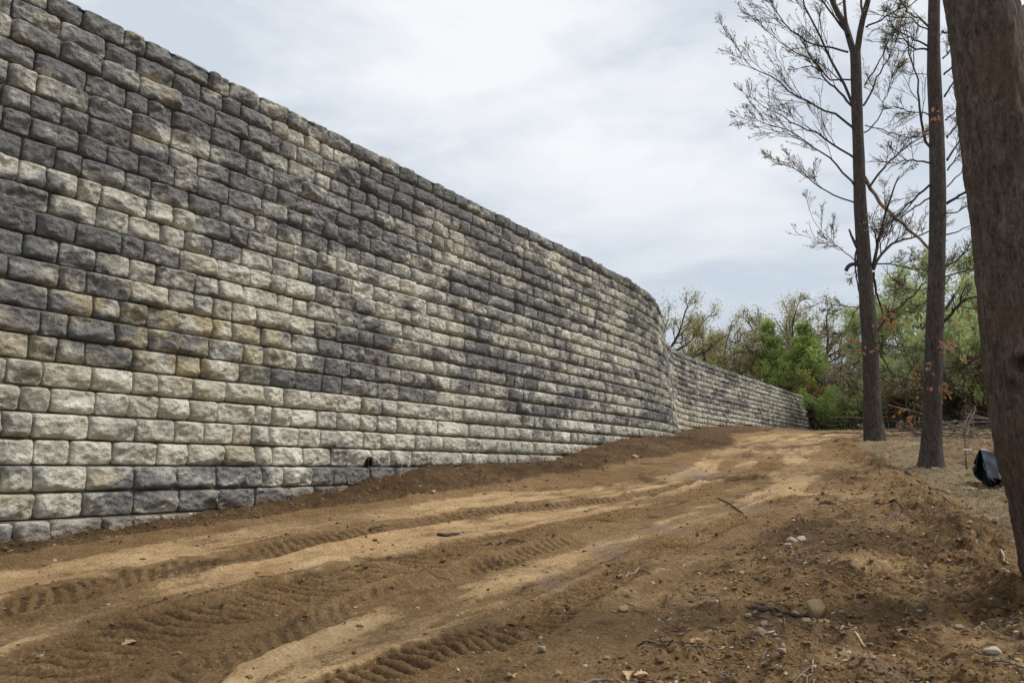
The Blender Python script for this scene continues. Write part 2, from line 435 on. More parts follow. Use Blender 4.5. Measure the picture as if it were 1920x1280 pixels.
def ground_fields(X, Y, detail=True):
    X = np.asarray(X, float); Y = np.asarray(Y, float)
    s, t = xy2st(X, Y)
    g = np.interp(s, Gs, Gz)
    g = g - np.clip(t + 1, 0, None) * .03 * np.clip(1 - (t + 1) / 30, 0, 1)
    q = t - wall_t(s)                                   # distance out from the wall foot
    inside = (s < 53.8) & (q < 0.3)
    bh = np.interp(s, Bs, Bz) - np.interp(s, Gs, Gz)
    w = np.interp(s, [3, 6, 9, 13, 16, 22, 40], [.45, .65, .9, 1.1, 1.4, 1.8, 2.6])
    edge = w * (1 + .22 * fbm(X, Y, 1.3, 2, 5))
    br = np.clip(1 - q / edge, 0, 1)
    endf = sstep(60, 54, s)
    shelf = np.minimum(bh, np.interp(s, [0, 4, 8, 12, 16, 30], [.34, .34, .26, .24, .28, .15]))
    wide = np.interp(s, [0, 5, 10, 20], [4.2, 3.8, 3.0, 3.0])
    g = g + (shelf * sstep(wide, .2, q) + (bh - shelf) * np.where(q < 0, 1, br ** 1.15)) * endf * sstep(-25, 0, s)
    # gentle shoulder left standing round the two middle trees
    g = g + 0.10 * np.exp(-((X - 8.8) ** 2 + (Y - 20) ** 2) / 6.0)
    xb = np.interp(Y, [-5, 0, 4, 5.4, 7, 9.4, 13, 19, 24], [1.5, 2.5, 3.05, 3.3, 4.05, 4.9, 6.1, 7.95, 9.8])
    infront = sstep(-2, 0, Y) * sstep(26, 22, Y)
    ridge = np.exp(-((X - xb + .1) / .27) ** 2) * infront
    sandside = sstep(.1, .5, X - xb) * infront
    if not detail:
        return g
    far = np.clip(1 - np.hypot(X, Y) / 60, 0.15, 1)
    n_mid = fbm(X, Y, 0.55, 3, 21)
    n_sm = fbm(X, Y, 2.7, 4, 33, .6)
    n_fine = fbm(X, Y, 11, 3, 41, .6)
    pale = np.zeros_like(X); rough = np.ones_like(X)
    for i, (kx, hw) in enumerate((('A', .36), ('B', .33), ('C', .42))):
        d, sg, al = poly_dist(X, Y, TRACKS[kx])
        ww = hw * (1 + .5 * vnoise(al * .55, al * 0 + i * 7.1, seed=3)) * (1 + np.clip(np.hypot(X, Y) - 12, 0, 20) * .03)
        m = sstep(1.25, .62, d / ww + .42 * n_sm + .25 * n_fine)
        m = m * (0.60 + .38 * sstep(-.4, .3, vnoise(al * .8 + 11 * i, al * 0, seed=9) + .5 * n_sm))
        pale = np.maximum(pale, m)
        g = g - .018 * np.exp(-(d / hw) ** 2) + .012 * np.exp(-((d - hw * 1.45) / .09) ** 2) * (1 + n_sm)
        # narrow wheel grooves inside the band
        for off in (-.12, .10):
            dd = d * sg - off - .03 * vnoise(al * 1.2, al * 0 + off * 40, seed=4)
            g = g - .010 * np.exp(-(dd / .022) ** 2) * sstep(-.2, .4, vnoise(al * .7 + i * 5, al * 0 + off * 9, seed=8))
    # streaks drawn out along the way the machines drove
    dS, sS, aS = poly_dist(X, Y, TRACKS['B']); vS = dS * sS
    streak = .6 * vnoise(aS * .9, vS * 5.5, seed=101) + .4 * vnoise(aS * 2.3, vS * 14, seed=102)
    onroad = sstep(0, .6, q - 1.0)
    pale = np.clip(pale + .55 * (streak - .12) * (.35 + pale) * onroad, 0, 1)
    pale = np.maximum(pale, .5 * sstep(.2, .7, streak + .35 * n_mid) * onroad * sstep(16, 9, np.abs(Y - 12)))
    g = g + .010 * streak * onroad
    dark = .75 * sstep(.05, .6, -streak + .4 * n_sm - .2) * onroad
    tread_all = np.zeros_like(X)
    for i, (pts, hw, pitch, amp, skew) in enumerate(TREADS):
        d, sg, al = poly_dist(X, Y, pts)
        m = sstep(1.1, .75, d / hw)
        brk = sstep(-.75, -.15, vnoise(al * .9 + i * 3.3, d * sg * 2.0, seed=51) + .35 * n_sm)
        ph = (al + skew * d * sg + .018 * vnoise(al * 3.1, d * sg * 6, seed=60 + i)) / pitch
        lug = 0.5 + 0.5 * np.cos(2 * np.pi * ph)
        lug = sstep(.25, .75, lug)
        m2 = m * brk
        g = g + m2 * amp * (lug - .55) - m * .015
        g = g + .03 * np.exp(-((d - hw * 1.2) / .07) ** 2) * (.6 + .7 * n_sm) * brk
        tread_all = np.maximum(tread_all, m2)
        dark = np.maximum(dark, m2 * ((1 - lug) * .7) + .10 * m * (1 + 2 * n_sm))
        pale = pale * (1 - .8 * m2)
    # odd pale, dried patches on the right-hand side
    for (px, py, rx, ry) in ((3.55, 7.7, .5, .8), (1.62, 4.15, .16, .16), (2.38, 4.4, .22, .5), (1.4, 5.35, .32, .14), (2.75, 6.3, .35, .5), (4.3, 10.5, .5, 1.0), (5.9, 15, .5, 1.6)):
        d = np.hypot((X - px) / rx, (Y - py) / ry)
        pale = np.maximum(pale, .58 * sstep(1.35, .5, d + .6 * n_sm + .5 * n_fine))
    wetm = np.zeros_like(X)
    for (px, py, rx, ry) in ((0.85, 7.25, .2, .6), (1.6, 8.5, .3, .35), (1.75, 3.9, .16, .3), (0.3, 6.2, .14, .35), (3.0, 9.9, .3, .4), (3.9, 8.3, .2, .2), (3.2, 14.2, .3, 1.2)):
        d = np.hypot((X - px) / rx, (Y - py) / ry)
        wetm = np.maximum(wetm, sstep(1.2, .6, d + .3 * n_sm))
    # rough zones
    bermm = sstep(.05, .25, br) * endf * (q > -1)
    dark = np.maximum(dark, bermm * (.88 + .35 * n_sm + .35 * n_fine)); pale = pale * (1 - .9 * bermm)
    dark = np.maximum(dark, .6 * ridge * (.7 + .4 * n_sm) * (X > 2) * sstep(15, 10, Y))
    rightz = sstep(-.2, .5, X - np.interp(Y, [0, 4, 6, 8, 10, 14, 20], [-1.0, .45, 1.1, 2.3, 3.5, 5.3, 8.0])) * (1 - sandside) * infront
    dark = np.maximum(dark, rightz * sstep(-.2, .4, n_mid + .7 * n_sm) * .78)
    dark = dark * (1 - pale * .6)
    fl = sstep(20, 25, Y - .45 * X) * sstep(5.5, 8.5, X) * sstep(-3.0, 0, t)
    litter = sstep(.9, 2.4, X - xb + .9 * n_sm + .5 * n_mid) * sstep(8, 12, Y + .5 * n_sm) * .9
    litter = np.maximum(litter, sstep(22, 26, Y - .1 * X) * sstep(5.5, 9, X - .25 * Y))
    litter = np.maximum(litter, sstep(56, 62, s)) * (.75 + .25 * n_sm)
    sandm = sandside * (1 - litter)
    rough = 1 - .72 * pale + .5 * sandm
    g = g + (.035 * n_mid + (.026 * n_sm + .014 * n_fine) * rough * (1 + .8 * bermm + 1.6 * sandm + 2.6 * litter + .9 * rightz + .9 * ridge * (X > 2))) * (0.4 + .6 * far)
    g = g + .07 * ridge * (X > 2) * (.7 + n_sm)
    clod = np.maximum(0, n_fine - .2) * .05 * (bermm + rightz + ridge * (X > 2))
    g = g + clod
    return g, np.clip(pale, 0, 1), np.clip(dark, 0, 1), np.clip(sandm, 0, 1), wetm * .8, np.clip(litter, 0, 1), bermm, rightz

def gz(x, y):
    return float(ground_fields(np.array([x]), np.array([y]))[0][0])

# ground: one sheet of rings round the stand point, finer where it is seen close
th = np.concatenate([np.radians(np.linspace(-180, -44, 40, endpoint=False)), np.radians(np.linspace(-44, 44, 760, endpoint=False)),
                     np.radians(np.linspace(44, 180, 40, endpoint=False))])
rr = np.concatenate([np.linspace(.15, 2.6, 14, endpoint=False), np.geomspace(2.6, 34, 600, endpoint=False), np.geomspace(34, 600, 70)])
TH, RR = np.meshgrid(th, rr)
GX = RR * np.sin(TH); GY = RR * np.cos(TH)
gf = ground_fields(GX.ravel(), GY.ravel())
V = np.stack([GX.ravel(), GY.ravel(), gf[0]], 1)
nr, nt = len(rr), len(th)
I = np.arange(nr * nt).reshape(nr, nt)
a = I[:-1, :]; b = np.roll(I, -1, 1)[:-1, :]; c = np.roll(I, -1, 1)[1:, :]; d = I[1:, :]
F = np.stack([a, d, c, b], -1).reshape(-1, 4)
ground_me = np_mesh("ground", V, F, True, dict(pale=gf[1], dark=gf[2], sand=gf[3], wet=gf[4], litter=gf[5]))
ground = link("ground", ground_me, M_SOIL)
tag(ground, "rutted brown dirt track with tyre tread marks rising along the wall", kind='structure')

# ------------------------------------------------------------------ retaining wall
wall = empty("retaining_wall", (0, 0, 0), "tall curving retaining wall of rough grey and cream stone blocks on the left", "wall")

def make_path(kind):
    if kind == 'main':
        s = np.linspace(-9, 53.6, 2600); X, Y = st2xy(s, wall_t(s))
    else:
        t = np.linspace(-10.45, -22, 400); X, Y = st2xy(np.full(400, 53.6), t)
    d = np.stack([X, Y], 1); seg = np.linalg.norm(np.diff(d, axis=0), axis=1)
    L = np.concatenate([[0], np.cumsum(seg)])
    tg = np.gradient(d, axis=0); tg /= np.linalg.norm(tg, axis=1)[:, None]
    nrm = np.stack([tg[:, 1], -tg[:, 0]], 1)            # out of the face
    return d, L, tg, nrm
PATH = {k: make_path(k) for k in ('main', 'ret')}

def row_offset(k):
    j = k // 2
    zmid = H0 + (2 * j + 1) * R
    return -BAT * zmid

DROWS = list(range(-4, 20))
DS = [3.5, 7, 11, 16, 24, 32, 54]
DARKT = {
 -4: [.35, .4, .3, .3, .3, .3, .3], -3: [.42, .55, .3, .3, .3, .3, .3], -2: [.42, .6, .3, .3, .3, .3, .3], -1: [.52, .62, .45, .3, .3, .3, .3],
 0: [.12, .1, .1, .2, .3, .3, .3], 1: [.12, .1, .12, .2, .35, .3, .4], 2: [.1, .1, .25, .3, .45, .3, .4], 3: [.08, .1, .3, .35, .5, .35, .4],
 4: [.42, .72, .45, .7, .65, .3, .45], 5: [.40, .66, .5, .68, .62, .3, .6], 6: [.42, .55, .6, .62, .5, .15, .55], 7: [.70, .55, .66, .58, .45, .15, .5],
 8: [.66, .42, .5, .45, .40, .15, .6], 9: [.80, .34, .42, .40, .42, .2, .5], 10: [.15, .50, .3, .32, .4, .3, .4], 11: [.12, .55, .35, .32, .45, .3, .3],
 12: [.78, .62, .60, .5, .6, .5, .3], 13: [.74, .70, .62, .55, .62, .55, .45], 14: [.66, .66, .5, .6, .6, .45, .4], 15: [.58, .6, .52, .55, .5, .5, .3],
 16: [.72, .62, .66, .6, .55, .45, .3], 17: [.68, .60, .6, .5, .55, .45, .35], 18: [.72, .66, .62, .6, .6, .6, .3], 19: [.66, .70, .72, .72, .7, .6, .4]}

def stone_grid(nu, nv, B, r):
    """B heightfield stones on a nu x nv grid; returns local u,v in -1..1 with rings tight at the rim"""
    def ax(n):
        k = np.linspace(-1, 1, n)
        return np.sign(k) * (1 - (1 - np.abs(k)) ** 1.45)
    return ax(nu), ax(nv)

def build_stones(sp, nu, nv, r):
    """sp: list of dict(w,h,seed). returns V (B, nu*nv, 3) in local x(along) y(out, negative is out) z(up)"""
    B = len(sp)
    w = np.array([q['w'] for q in sp])[:, None, None]; h = np.array([q['h'] for q in sp])[:, None, None]
    sd = np.array([q['seed'] for q in sp])[:, None, None].astype(float)
    au, av = stone_grid(nu, nv, B, r)
    U, Vv = np.meshgrid(au, av); U = U[None]; Vv = Vv[None]
    x = U * (1 - .045 * np.abs(Vv) ** 5) * w / 2
    z = Vv * (1 - .07 * np.abs(U) ** 7) * h / 2
    # wobbly outline
    ring = np.maximum(np.abs(U), np.abs(Vv))
    x = x + .006 * vnoise(z * 14 + sd, sd * 1.7 + np.sign(U) * 3, seed=71) * (np.abs(U) > .6)
    z = z + .005 * vnoise(x * 9 + sd * 2, sd * .7 + np.sign(Vv) * 5, seed=72) * (np.abs(Vv) > .6)
    ex = w / 2 * (1 - np.abs(U)); ez = h / 2 * (1 - np.abs(Vv))
    left = U < 0
    # distance in from each rim in metres; the left and the foot carry a broad smooth bevel
    wl = .040 + .03 * r.random((B, 1, 1)) + .018 * vnoise(z * 10 + sd * 3, sd + 0 * z, seed=73)
    wb = .048 + .02 * r.random((B, 1, 1)) + .022 * vnoise(x * 8 + sd * 5, sd + 0 * x, seed=74)
    px = np.where(left, np.clip(ex / wl, 0, 1), np.clip(ex / .034, 0, 1))
    pz = np.where(Vv < 0, np.clip(ez / wb, 0, 1), np.clip(ez / .030, 0, 1))
    def rnd(p): return np.sqrt(np.clip(1 - (1 - p) ** 2, 0, 1))
    prof = rnd(px) * rnd(pz)
    D = .094 + .016 * (r.random((B, 1, 1)) - .5)
    n1 = vnoise(x * 9 + sd * 13, z * 11 + sd * 7, seed=75)
    n2 = vnoise(x * 21 + sd * 3, z * 26 + sd * 11, seed=76)
    n3 = 1 - 2 * np.abs(vnoise(x * 15 - z * 9 + sd, z * 15 + x * 6 + sd * 2, seed=77))
    tilt = (r.random((B, 1, 1)) - .5) * .05 * U + (r.random((B, 1, 1)) - .5) * .03 * Vv
    inner = np.clip(prof * 1.6 - .6, 0, 1)
    fac = np.full(np.broadcast_shapes(x.shape, z.shape), .05)
    for _ in range(7):
        fac = np.minimum(fac, r.uniform(-.002, .030, (B, 1, 1)) + r.normal(size=(B, 1, 1)) * .16 * (x - r.uniform(-.2, .2, (B, 1, 1))) + r.normal(size=(B, 1, 1)) * .24 * (z - r.uniform(-.08, .08, (B, 1, 1))))
    fac = np.clip(fac, -.035, .03)
    dep = prof * D + inner * (fac * 1.25 + .008 * n1 + .010 * n2 + .012 * n3 + tilt * .6)
    dep = np.where(ring > .999, -.03, dep)
    return np.stack([np.broadcast_to(x, dep.shape), -dep, np.broadcast_to(z, dep.shape)], -1).reshape(B, -1, 3)

def grid_faces(nu, nv):
    I = np.arange(nu * nv).reshape(nv, nu)
    return np.stack([I[:-1, :-1], I[:-1, 1:], I[1:, 1:], I[1:, :-1]], -1).reshape(-1, 4)

specs = []
r_w = np.random.default_rng(5)
for kind in ('main', 'ret'):
    d, L, tg, nrm = PATH[kind]
    for k in DROWS:
        zc = H0 + (k + .5) * R
        l = (-.5 * r_w.random() if kind == 'main' else max(0, BAT * zc) + .06)
        lend = L[-1] - (BAT * zc - .02 if kind == 'main' else 0) - .0
        off = row_offset(k)
        j0 = (k // 2)
        while l < lend - .1:
            w = r_w.choice([.25, .30, .35, .42, .46, .50], p=[.18, .17, .15, .20, .20, .10]) + r_w.uniform(-.012, .012)
            if l + w > lend - .16: w = lend - l
            lc = l + w / 2; l += w
            if lc < 0: continue
            cx_ = np.interp(lc, L, d[:, 0]); cy_ = np.interp(lc, L, d[:, 1])
            tx = np.interp(lc, L, tg[:, 0]); ty = np.interp(lc, L, tg[:, 1])
            n = math.hypot(tx, ty); tx /= n; ty /= n
            nx, ny = ty, -tx
            x0 = cx_ + nx * (off - .055); y0 = cy_ + ny * (off - .055)
            s_, t_ = xy2st(x0, y0)
            if kind == 'main':
                dk = float(np.interp(s_, DS, DARKT[k]))
                dk = dk * 1.12 + .02 + .16 * float(vnoise(np.array([s_ * .9]), np.array([k * .55]), seed=91)[0]) + .09 * (r_w.random() - .5)
                ye = math.exp(-((s_ - 4.9) / 2.2) ** 2) * (1 if 4 <= k <= 6 else (.35 if k in (7, 3) else 0)) + .5 * math.exp(-((s_ - 31.5) / 3) ** 2) * (k < 9) \
                     + (.6 if r_w.random() < .035 else 0) + .10
            else: dk, ye = .4, .1
            specs.append(dict(w=w - .012, h=R - .010, seed=len(specs) * 1.37 % 977, pos=(x0, y0, zc), tan=(tx, ty), dark=min(max(dk, 0), 1),
                              yellow=min(ye, 1), tint=r_w.random(), kind=kind, k=k, s=s_))
# drop the ones buried under the earth
PX = np.array([q['pos'] for q in specs])
nx_ = np.array([(q['tan'][1], -q['tan'][0]) for q in specs])
gzs = ground_fields(PX[:, 0] + nx_[:, 0] * .2, PX[:, 1] + nx_[:, 1] * .2, False)
for q_, g_ in zip(specs, gzs): q_['gz'] = g_
keep = [i for i in range(len(specs)) if specs[i]['pos'][2] + R / 2 > gzs[i] - .12]
specs = [specs[i] for i in keep]
# size each shows at
def view_area(q):
    x, y, z = q['pos']; w = y * math.cos(PITCH) + z * math.sin(PITCH)
    if w < .5: return 0
    u = x / w * F_PX; v = (-y * math.sin(PITCH) + z * math.cos(PITCH)) / w * F_PX
    if abs(u) > 975 or abs(v) > 660: return 0
    cosf = abs((q['tan'][1] * x - q['tan'][0] * y) / math.sqrt(x * x + y * y + z * z))
    return q['w'] * q['h'] * cosf / w ** 2
order = sorted(range(len(specs)), key=lambda i: -view_area(specs[i]))
nearset = order[:300]; rest = order[300:]
mid = [i for i in rest if specs[i]['s'] < 22]; farr = [i for i in rest if specs[i]['s'] >= 22]
r_s = np.random.default_rng(8)
nu, nv = 26, 16
Vn = build_stones([specs[i] for i in nearset], nu, nv, r_s); Fn = grid_faces(nu, nv)
for VV, i in zip(Vn, nearset):
    q = specs[i]; n = nu * nv
    me = np_mesh("stone", VV, Fn, True, dict(dark=np.full(n, q['dark']), yellow=np.full(n, q['yellow']), tint=np.full(n, q['tint']), mud=np.exp(-np.clip(VV[:, 2] + q['pos'][2] - q['gz'], 0, 9) / .07)))
    o = link("stone", me, M_STONE, wall)
    ang = math.atan2(q['tan'][1], q['tan'][0])
    o.matrix_world = Matrix.Translation(q['pos']) @ Matrix.Rotation(ang + random.uniform(-.012, .012), 4, 'Z')
def joined(name, idx, nu, nv, parent):
    sp = [specs[i] for i in idx]; VV = build_stones(sp, nu, nv, r_s); Fq = grid_faces(nu, nv); n = nu * nv
    tx = np.array([q['tan'] for q in sp]); pos = np.array([q['pos'] for q in sp])
    W = np.empty_like(VV)
    # local x along tangent, local -y is out of the face = (ty,-tx)
    W[..., 0] = VV[..., 0] * tx[:, 0, None] - VV[..., 1] * tx[:, 1, None]
    W[..., 1] = VV[..., 0] * tx[:, 1, None] + VV[..., 1] * tx[:, 0, None]
    W[..., 2] = VV[..., 2]
    W += pos[:, None, :]
    F_ = (Fq[None] + (np.arange(len(sp)) * n)[:, None, None]).reshape(-1, 4)
    at = {a_: np.repeat([q[a_] for q in sp], n) for a_ in ('dark', 'yellow', 'tint')}
    at['mud'] = np.exp(-np.clip(W[..., 2] - np.array([q['gz'] for q in sp])[:, None], 0, 9) / .07).ravel()
    o = link(name, np_mesh(name, W.reshape(-1, 3), F_, True, at), M_STONE, parent)
    return tag(o, kind='stuff')
joined("distant_stones", mid + farr, 11, 7, wall)

# concrete core behind the stones, one step per pair of courses
cv, cf = [], []
def strip(ptsA, ptsB):
    global cv, cf
    n = len(ptsA); b0 = len(cv)
    cv += [tuple(p) for p in ptsA] + [tuple(p) for p in ptsB]
    cf += [(b0 + i, b0 + i + 1, b0 + n + i + 1, b0 + n + i) for i in range(n - 1)]
for kind in ('main', 'ret'):
    d, L, tg, nrm = PATH[kind]
    for j in range(-2, 10):
        z0 = H0 + 2 * j * R; z1 = z0 + 2 * R; zm = (z0 + z1) / 2
        ls = np.arange(0, L[-1], .25)
        le = L[-1] - (BAT * zm + .05 if kind == 'main' else 0)
        ls = np.append(ls[ls < le - .1], le)
        x = np.interp(ls, L, d[:, 0]); y = np.interp(ls, L, d[:, 1]); nx = np.interp(ls, L, nrm[:, 0]); ny = np.interp(ls, L, nrm[:, 1])
        o = row_offset(2 * j) - .055; ob = o - .30
        fr = lambda off, z: np.stack([x + nx * off, y + ny * off, np.full(len(x), z)], 1)
        zq = z1 - (.05 if j == 9 else .002)
        strip(fr(o, z0), fr(o, zq)); strip(fr(o, zq), fr(ob, zq))
        if j == 9: strip(fr(ob, zq - .003), fr(ob - .3, zq - .003))
core = np_mesh("core", np.array(cv), np.array(cf), False)
link("core", core, M_CORE, wall)

# ragged top edge: the cap stones have tops of their own
d, L, tg, nrm = PATH['main']
capv, capf = [], []
l = 0
while l < L[-1] - .6:
    w = random.choice((.36, .42, .47, .52)); l1 = min(l + w - .012, L[-1] - .5)
    zt = H0 + 20 * R - .030 + random.uniform(-.004, .008)
    o = row_offset(19)
    b0 = len(capv)
    for (ll, off, z) in ((l, o + .0, zt - .012), (l1, o + .0, zt - .012), (l1, o - .03, zt + .01), (l, o - .03, zt + .01), (l1, o - .32, zt + .012), (l, o - .32, zt + .012)):
        x = np.interp(ll, L, d[:, 0]); y = np.interp(ll, L, d[:, 1]); nx = np.interp(ll, L, nrm[:, 0]); ny = np.interp(ll, L, nrm[:, 1])
        capv.append((x + nx * off, y + ny * off, z + random.uniform(-.006, .006)))
    capf += [(b0, b0 + 1, b0 + 2, b0 + 3), (b0 + 3, b0 + 2, b0 + 4, b0 + 5)]
    l += w
nC = len(capv)
o = link("cap_tops", np_mesh("cap_tops", np.array(capv), np.array(capf), False, dict(dark=np.full(nC, .35), yellow=np.zeros(nC), tint=np.full(nC, .5))), M_STONE, wall)
tag(o, kind='stuff')

def box_mesh(name, sx, sy, sz, bev=.0):
    import bmesh
    bm = bmesh.new(); bmesh.ops.create_cube(bm, size=1)
    bmesh.ops.scale(bm, vec=(sx, sy, sz), verts=bm.verts)
    if bev: bmesh.ops.bevel(bm, geom=list(bm.edges), offset=bev, segments=2, affect='EDGES')
    me = bpy.data.meshes.new(name); bm.to_mesh(me); bm.free()
    return me
# two drain outlets let into the face
def drain(px, py, w, h, lbl):
    n = np.array([CA, -SA]); u = P(px, py, 1.0)
    if px < 1200: t = -(7.112 + .0) / (n @ u[:2] + BAT * u[2])
    else: t = 39.2
    p = u * t
    import bmesh
    bm = bmesh.new()
    # open-fronted square sleeve, dark inside
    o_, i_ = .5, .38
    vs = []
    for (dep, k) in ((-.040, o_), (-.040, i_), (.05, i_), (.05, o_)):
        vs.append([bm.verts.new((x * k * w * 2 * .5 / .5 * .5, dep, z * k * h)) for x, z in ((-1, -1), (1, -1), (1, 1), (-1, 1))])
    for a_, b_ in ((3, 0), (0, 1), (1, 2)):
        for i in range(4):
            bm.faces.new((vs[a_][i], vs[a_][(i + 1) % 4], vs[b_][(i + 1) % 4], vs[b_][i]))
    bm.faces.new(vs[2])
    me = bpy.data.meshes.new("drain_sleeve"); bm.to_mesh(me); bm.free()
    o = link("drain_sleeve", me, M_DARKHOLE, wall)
    o.location = p; o.rotation_euler = (0, 0, math.pi / 2 - A)
    tag(o, label=lbl)
drain(690, 866, .08, .13, "small dark square drain opening near the wall foot")
drain(1383, 773, .16, .14, "small dark drain opening in the far stretch of wall")

# earth held behind the wall
d, L, tg, nrm = PATH['main']
bx, by, bf = [], [], []
ls = np.arange(0, L[-1] - .7, .5)
x = np.interp(ls, L, d[:, 0]); y = np.interp(ls, L, d[:, 1]); nx = np.interp(ls, L, nrm[:, 0]); ny = np.interp(ls, L, nrm[:, 1])
offs = [-.85, -1.2, -2.2, -5, -9, -14, -19, -24]
bv = []
for i in range(len(ls)):
    for j, o_ in enumerate(offs):
        zz = H0 + 20 * R - .10 + (.02 * random.random() if j else -.05)
        if j == len(offs) - 1: zz = -2
        # the far edge follows the straight line of the hill, so that folds of the path do not cross
        s_, t_ = xy2st(x[i] + nx[i] * -.85, y[i] + ny[i] * -.85)
        X_, Y_ = st2xy(s_, t_ + (o_ + .85))
        bv.append((X_, Y_, zz))
nO = len(offs)
bf = [(i * nO + j, i * nO + j + 1, (i + 1) * nO + j + 1, (i + 1) * nO + j) for i in range(len(ls) - 1) for j in range(nO - 1)]
z_ = np.zeros(len(bv))
o = link("backfill_terrace", np_mesh("backfill_terrace", np.array(bv), np.array(bf), True, dict(pale=z_ + .1, dark=z_ + .4, sand=z_, wet=z_, litter=z_ + .3)), M_SOIL)
tag(o, "brown earth terrace held behind the top of the wall", kind='structure')

# dark fabric strip showing above the far cap course
fv, ff = [], []
ls = np.arange(31.8, 47.5, .25)
for i, l in enumerate(ls):
    x = np.interp(l, L, d[:, 0]); y = np.interp(l, L, d[:, 1]); nx = np.interp(l, L, nrm[:, 0]); ny = np.interp(l, L, nrm[:, 1])
    o_ = row_offset(19) - .34; hh = .16 * float(sstep(31.6, 33, l) * sstep(47.5, 44, l)) + .012 * random.random()
    z0 = H0 + 20 * R - .02
    fv += [(x + nx * o_, y + ny * o_, z0), (x + nx * (o_ - .02), y + ny * (o_ - .02), z0 + hh), (x + nx * (o_ - .12), y + ny * (o_ - .12), z0 + hh + .01), (x + nx * (o_ - .5), y + ny * (o_ - .5), z0 - .1)]
ff = [(i * 4 + j, (i + 1) * 4 + j, (i + 1) * 4 + j + 1, i * 4 + j + 1) for i in range(len(ls) - 1) for j in range(3)]
o = link("geotextile_fabric", np_mesh("geotextile_fabric", np.array(fv), np.array(ff), True), M_FABRIC)
tag(o, "black fabric edge folded along the top of the far stretch of wall", "fabric")

# ------------------------------------------------------------------ tree tools
def tubes_mesh(groups, sides):
    """groups: list of (P (B,K,3), Rd (B,K)); returns V,F"""
    Vs, Fs, base = [], [], 0
    for (Pp, Rd), ns in zip(groups, sides):
        B, K, _ = Pp.shape
        if B == 0: continue
        T = np.gradient(Pp, axis=1); T /= np.linalg.norm(T, axis=2, keepdims=True) + 1e-9
        ref = np.zeros((B, 1, 3)); mean = T.mean(1)
        usex = np.abs(mean[:, 2]) > .8
        ref[:, 0, 2] = ~usex; ref[:, 0, 0] = usex
        N1 = np.cross(T, ref); N1 /= np.linalg.norm(N1, axis=2, keepdims=True) + 1e-9
        N2 = np.cross(T, N1)
        an = np.arange(ns) * 2 * np.pi / ns
        ring = Pp[:, :, None, :] + Rd[:, :, None, None] * (N1[:, :, None, :] * np.cos(an)[None, None, :, None] + N2[:, :, None, :] * np.sin(an)[None, None, :, None])
        Vs.append(ring.reshape(-1, 3))
        I = np.arange(B * K * ns).reshape(B, K, ns) + base
        a_ = I[:, :-1]; b_ = np.roll(I, -1, 2)[:, :-1]; c_ = np.roll(I, -1, 2)[:, 1:]; d_ = I[:, 1:]
        Fs.append(np.stack([a_, b_, c_, d_], -1).reshape(-1, 4)); base += B * K * ns
    return np.concatenate(Vs), np.concatenate(Fs)

def resample(pts, K):
    pts = np.array(pts, float); seg = np.linalg.norm(np.diff(pts, axis=0), axis=1)
    L = np.concatenate([[0], np.cumsum(seg)])
    l = np.linspace(0, L[-1], K)
    # smooth (Catmull-like) via pchip per axis
    return np.stack([pchip(l, L, pts[:, i]) for i in range(3)], 1)

def children(Pp, Rd, m, lo, hi, lenf, ang, up, K, r, rad=.55, wob=.12, lmin=.12, flat=0):
    """m children per tube; returns (P,R)"""
    B, K0, _ = Pp.shape
    plen = np.linalg.norm(np.diff(Pp, axis=1), axis=2).sum(1)
    idx = np.repeat(np.arange(B), m)
    fr = r.uniform(lo, hi, len(idx)) * (K0 - 1)
    i0 = np.clip(fr.astype(int), 0, K0 - 2); f = (fr - i0)[:, None]
    base = Pp[idx, i0] * (1 - f) + Pp[idx, i0 + 1] * f
    rb = Rd[idx, i0] * (1 - f[:, 0]) + Rd[idx, i0 + 1] * f[:, 0]
    T = Pp[idx, i0 + 1] - Pp[idx, i0]; T /= np.linalg.norm(T, axis=1, keepdims=True) + 1e-9
    rv = r.normal(size=T.shape); rv -= (rv * T).sum(1, keepdims=True) * T
    rv /= np.linalg.norm(rv, axis=1, keepdims=True)
    an = r.uniform(ang[0], ang[1], len(idx))[:, None]
    D = T * np.cos(an) + rv * np.sin(an); D[:, 2] += up; D[:, 2] *= (1 - flat)
    D /= np.linalg.norm(D, axis=1, keepdims=True)
    ln = plen[idx] * lenf * (1.15 - .75 * fr / (K0 - 1)) * r.uniform(.55, 1.25, len(idx))
    ln = np.maximum(ln, lmin)
    out = np.empty((len(idx), K, 3)); out[:, 0] = base
    cur = D.copy(); st = (ln / (K - 1))[:, None]
    for k in range(1, K):
        out[:, k] = out[:, k - 1] + cur * st
        cur = cur + r.normal(size=cur.shape) * wob + np.array([0, 0, up * .35]); cur /= np.linalg.norm(cur, axis=1, keepdims=True)
    R0 = np.minimum(rb * .8, np.maximum(rb * rad, .0025))
    Rc = R0[:, None] * np.linspace(1, .3, K)[None]
    return out, Rc

def leaf_cards(C, size, r, aspect=1.6, jit=.5, tri=False):
    """small leaf-shaped faces at points C"""
    n = len(C); a_ = r.normal(size=(n, 3)); a_ /= np.linalg.norm(a_, axis=1, keepdims=True)
    b_ = np.cross(a_, r.normal(size=(n, 3))); b_ /= np.linalg.norm(b_, axis=1, keepdims=True)
    s = size * r.uniform(1 - jit, 1 + jit, n)[:, None]
    if tri:
        V = np.stack([C - a_ * s * aspect * .5, C + b_ * s * .5 + a_ * s * .1, C + a_ * s * aspect * .5 - b_ * s * .35], 1)
        return V.reshape(-1, 3), np.arange(n * 3).reshape(n, 3)
    V = np.stack([C - a_ * s * aspect * .5, C + b_ * s * .5, C + a_ * s * aspect * .5, C - b_ * s * .5], 1)
    return V.reshape(-1, 3), np.arange(n * 4).reshape(n, 4)

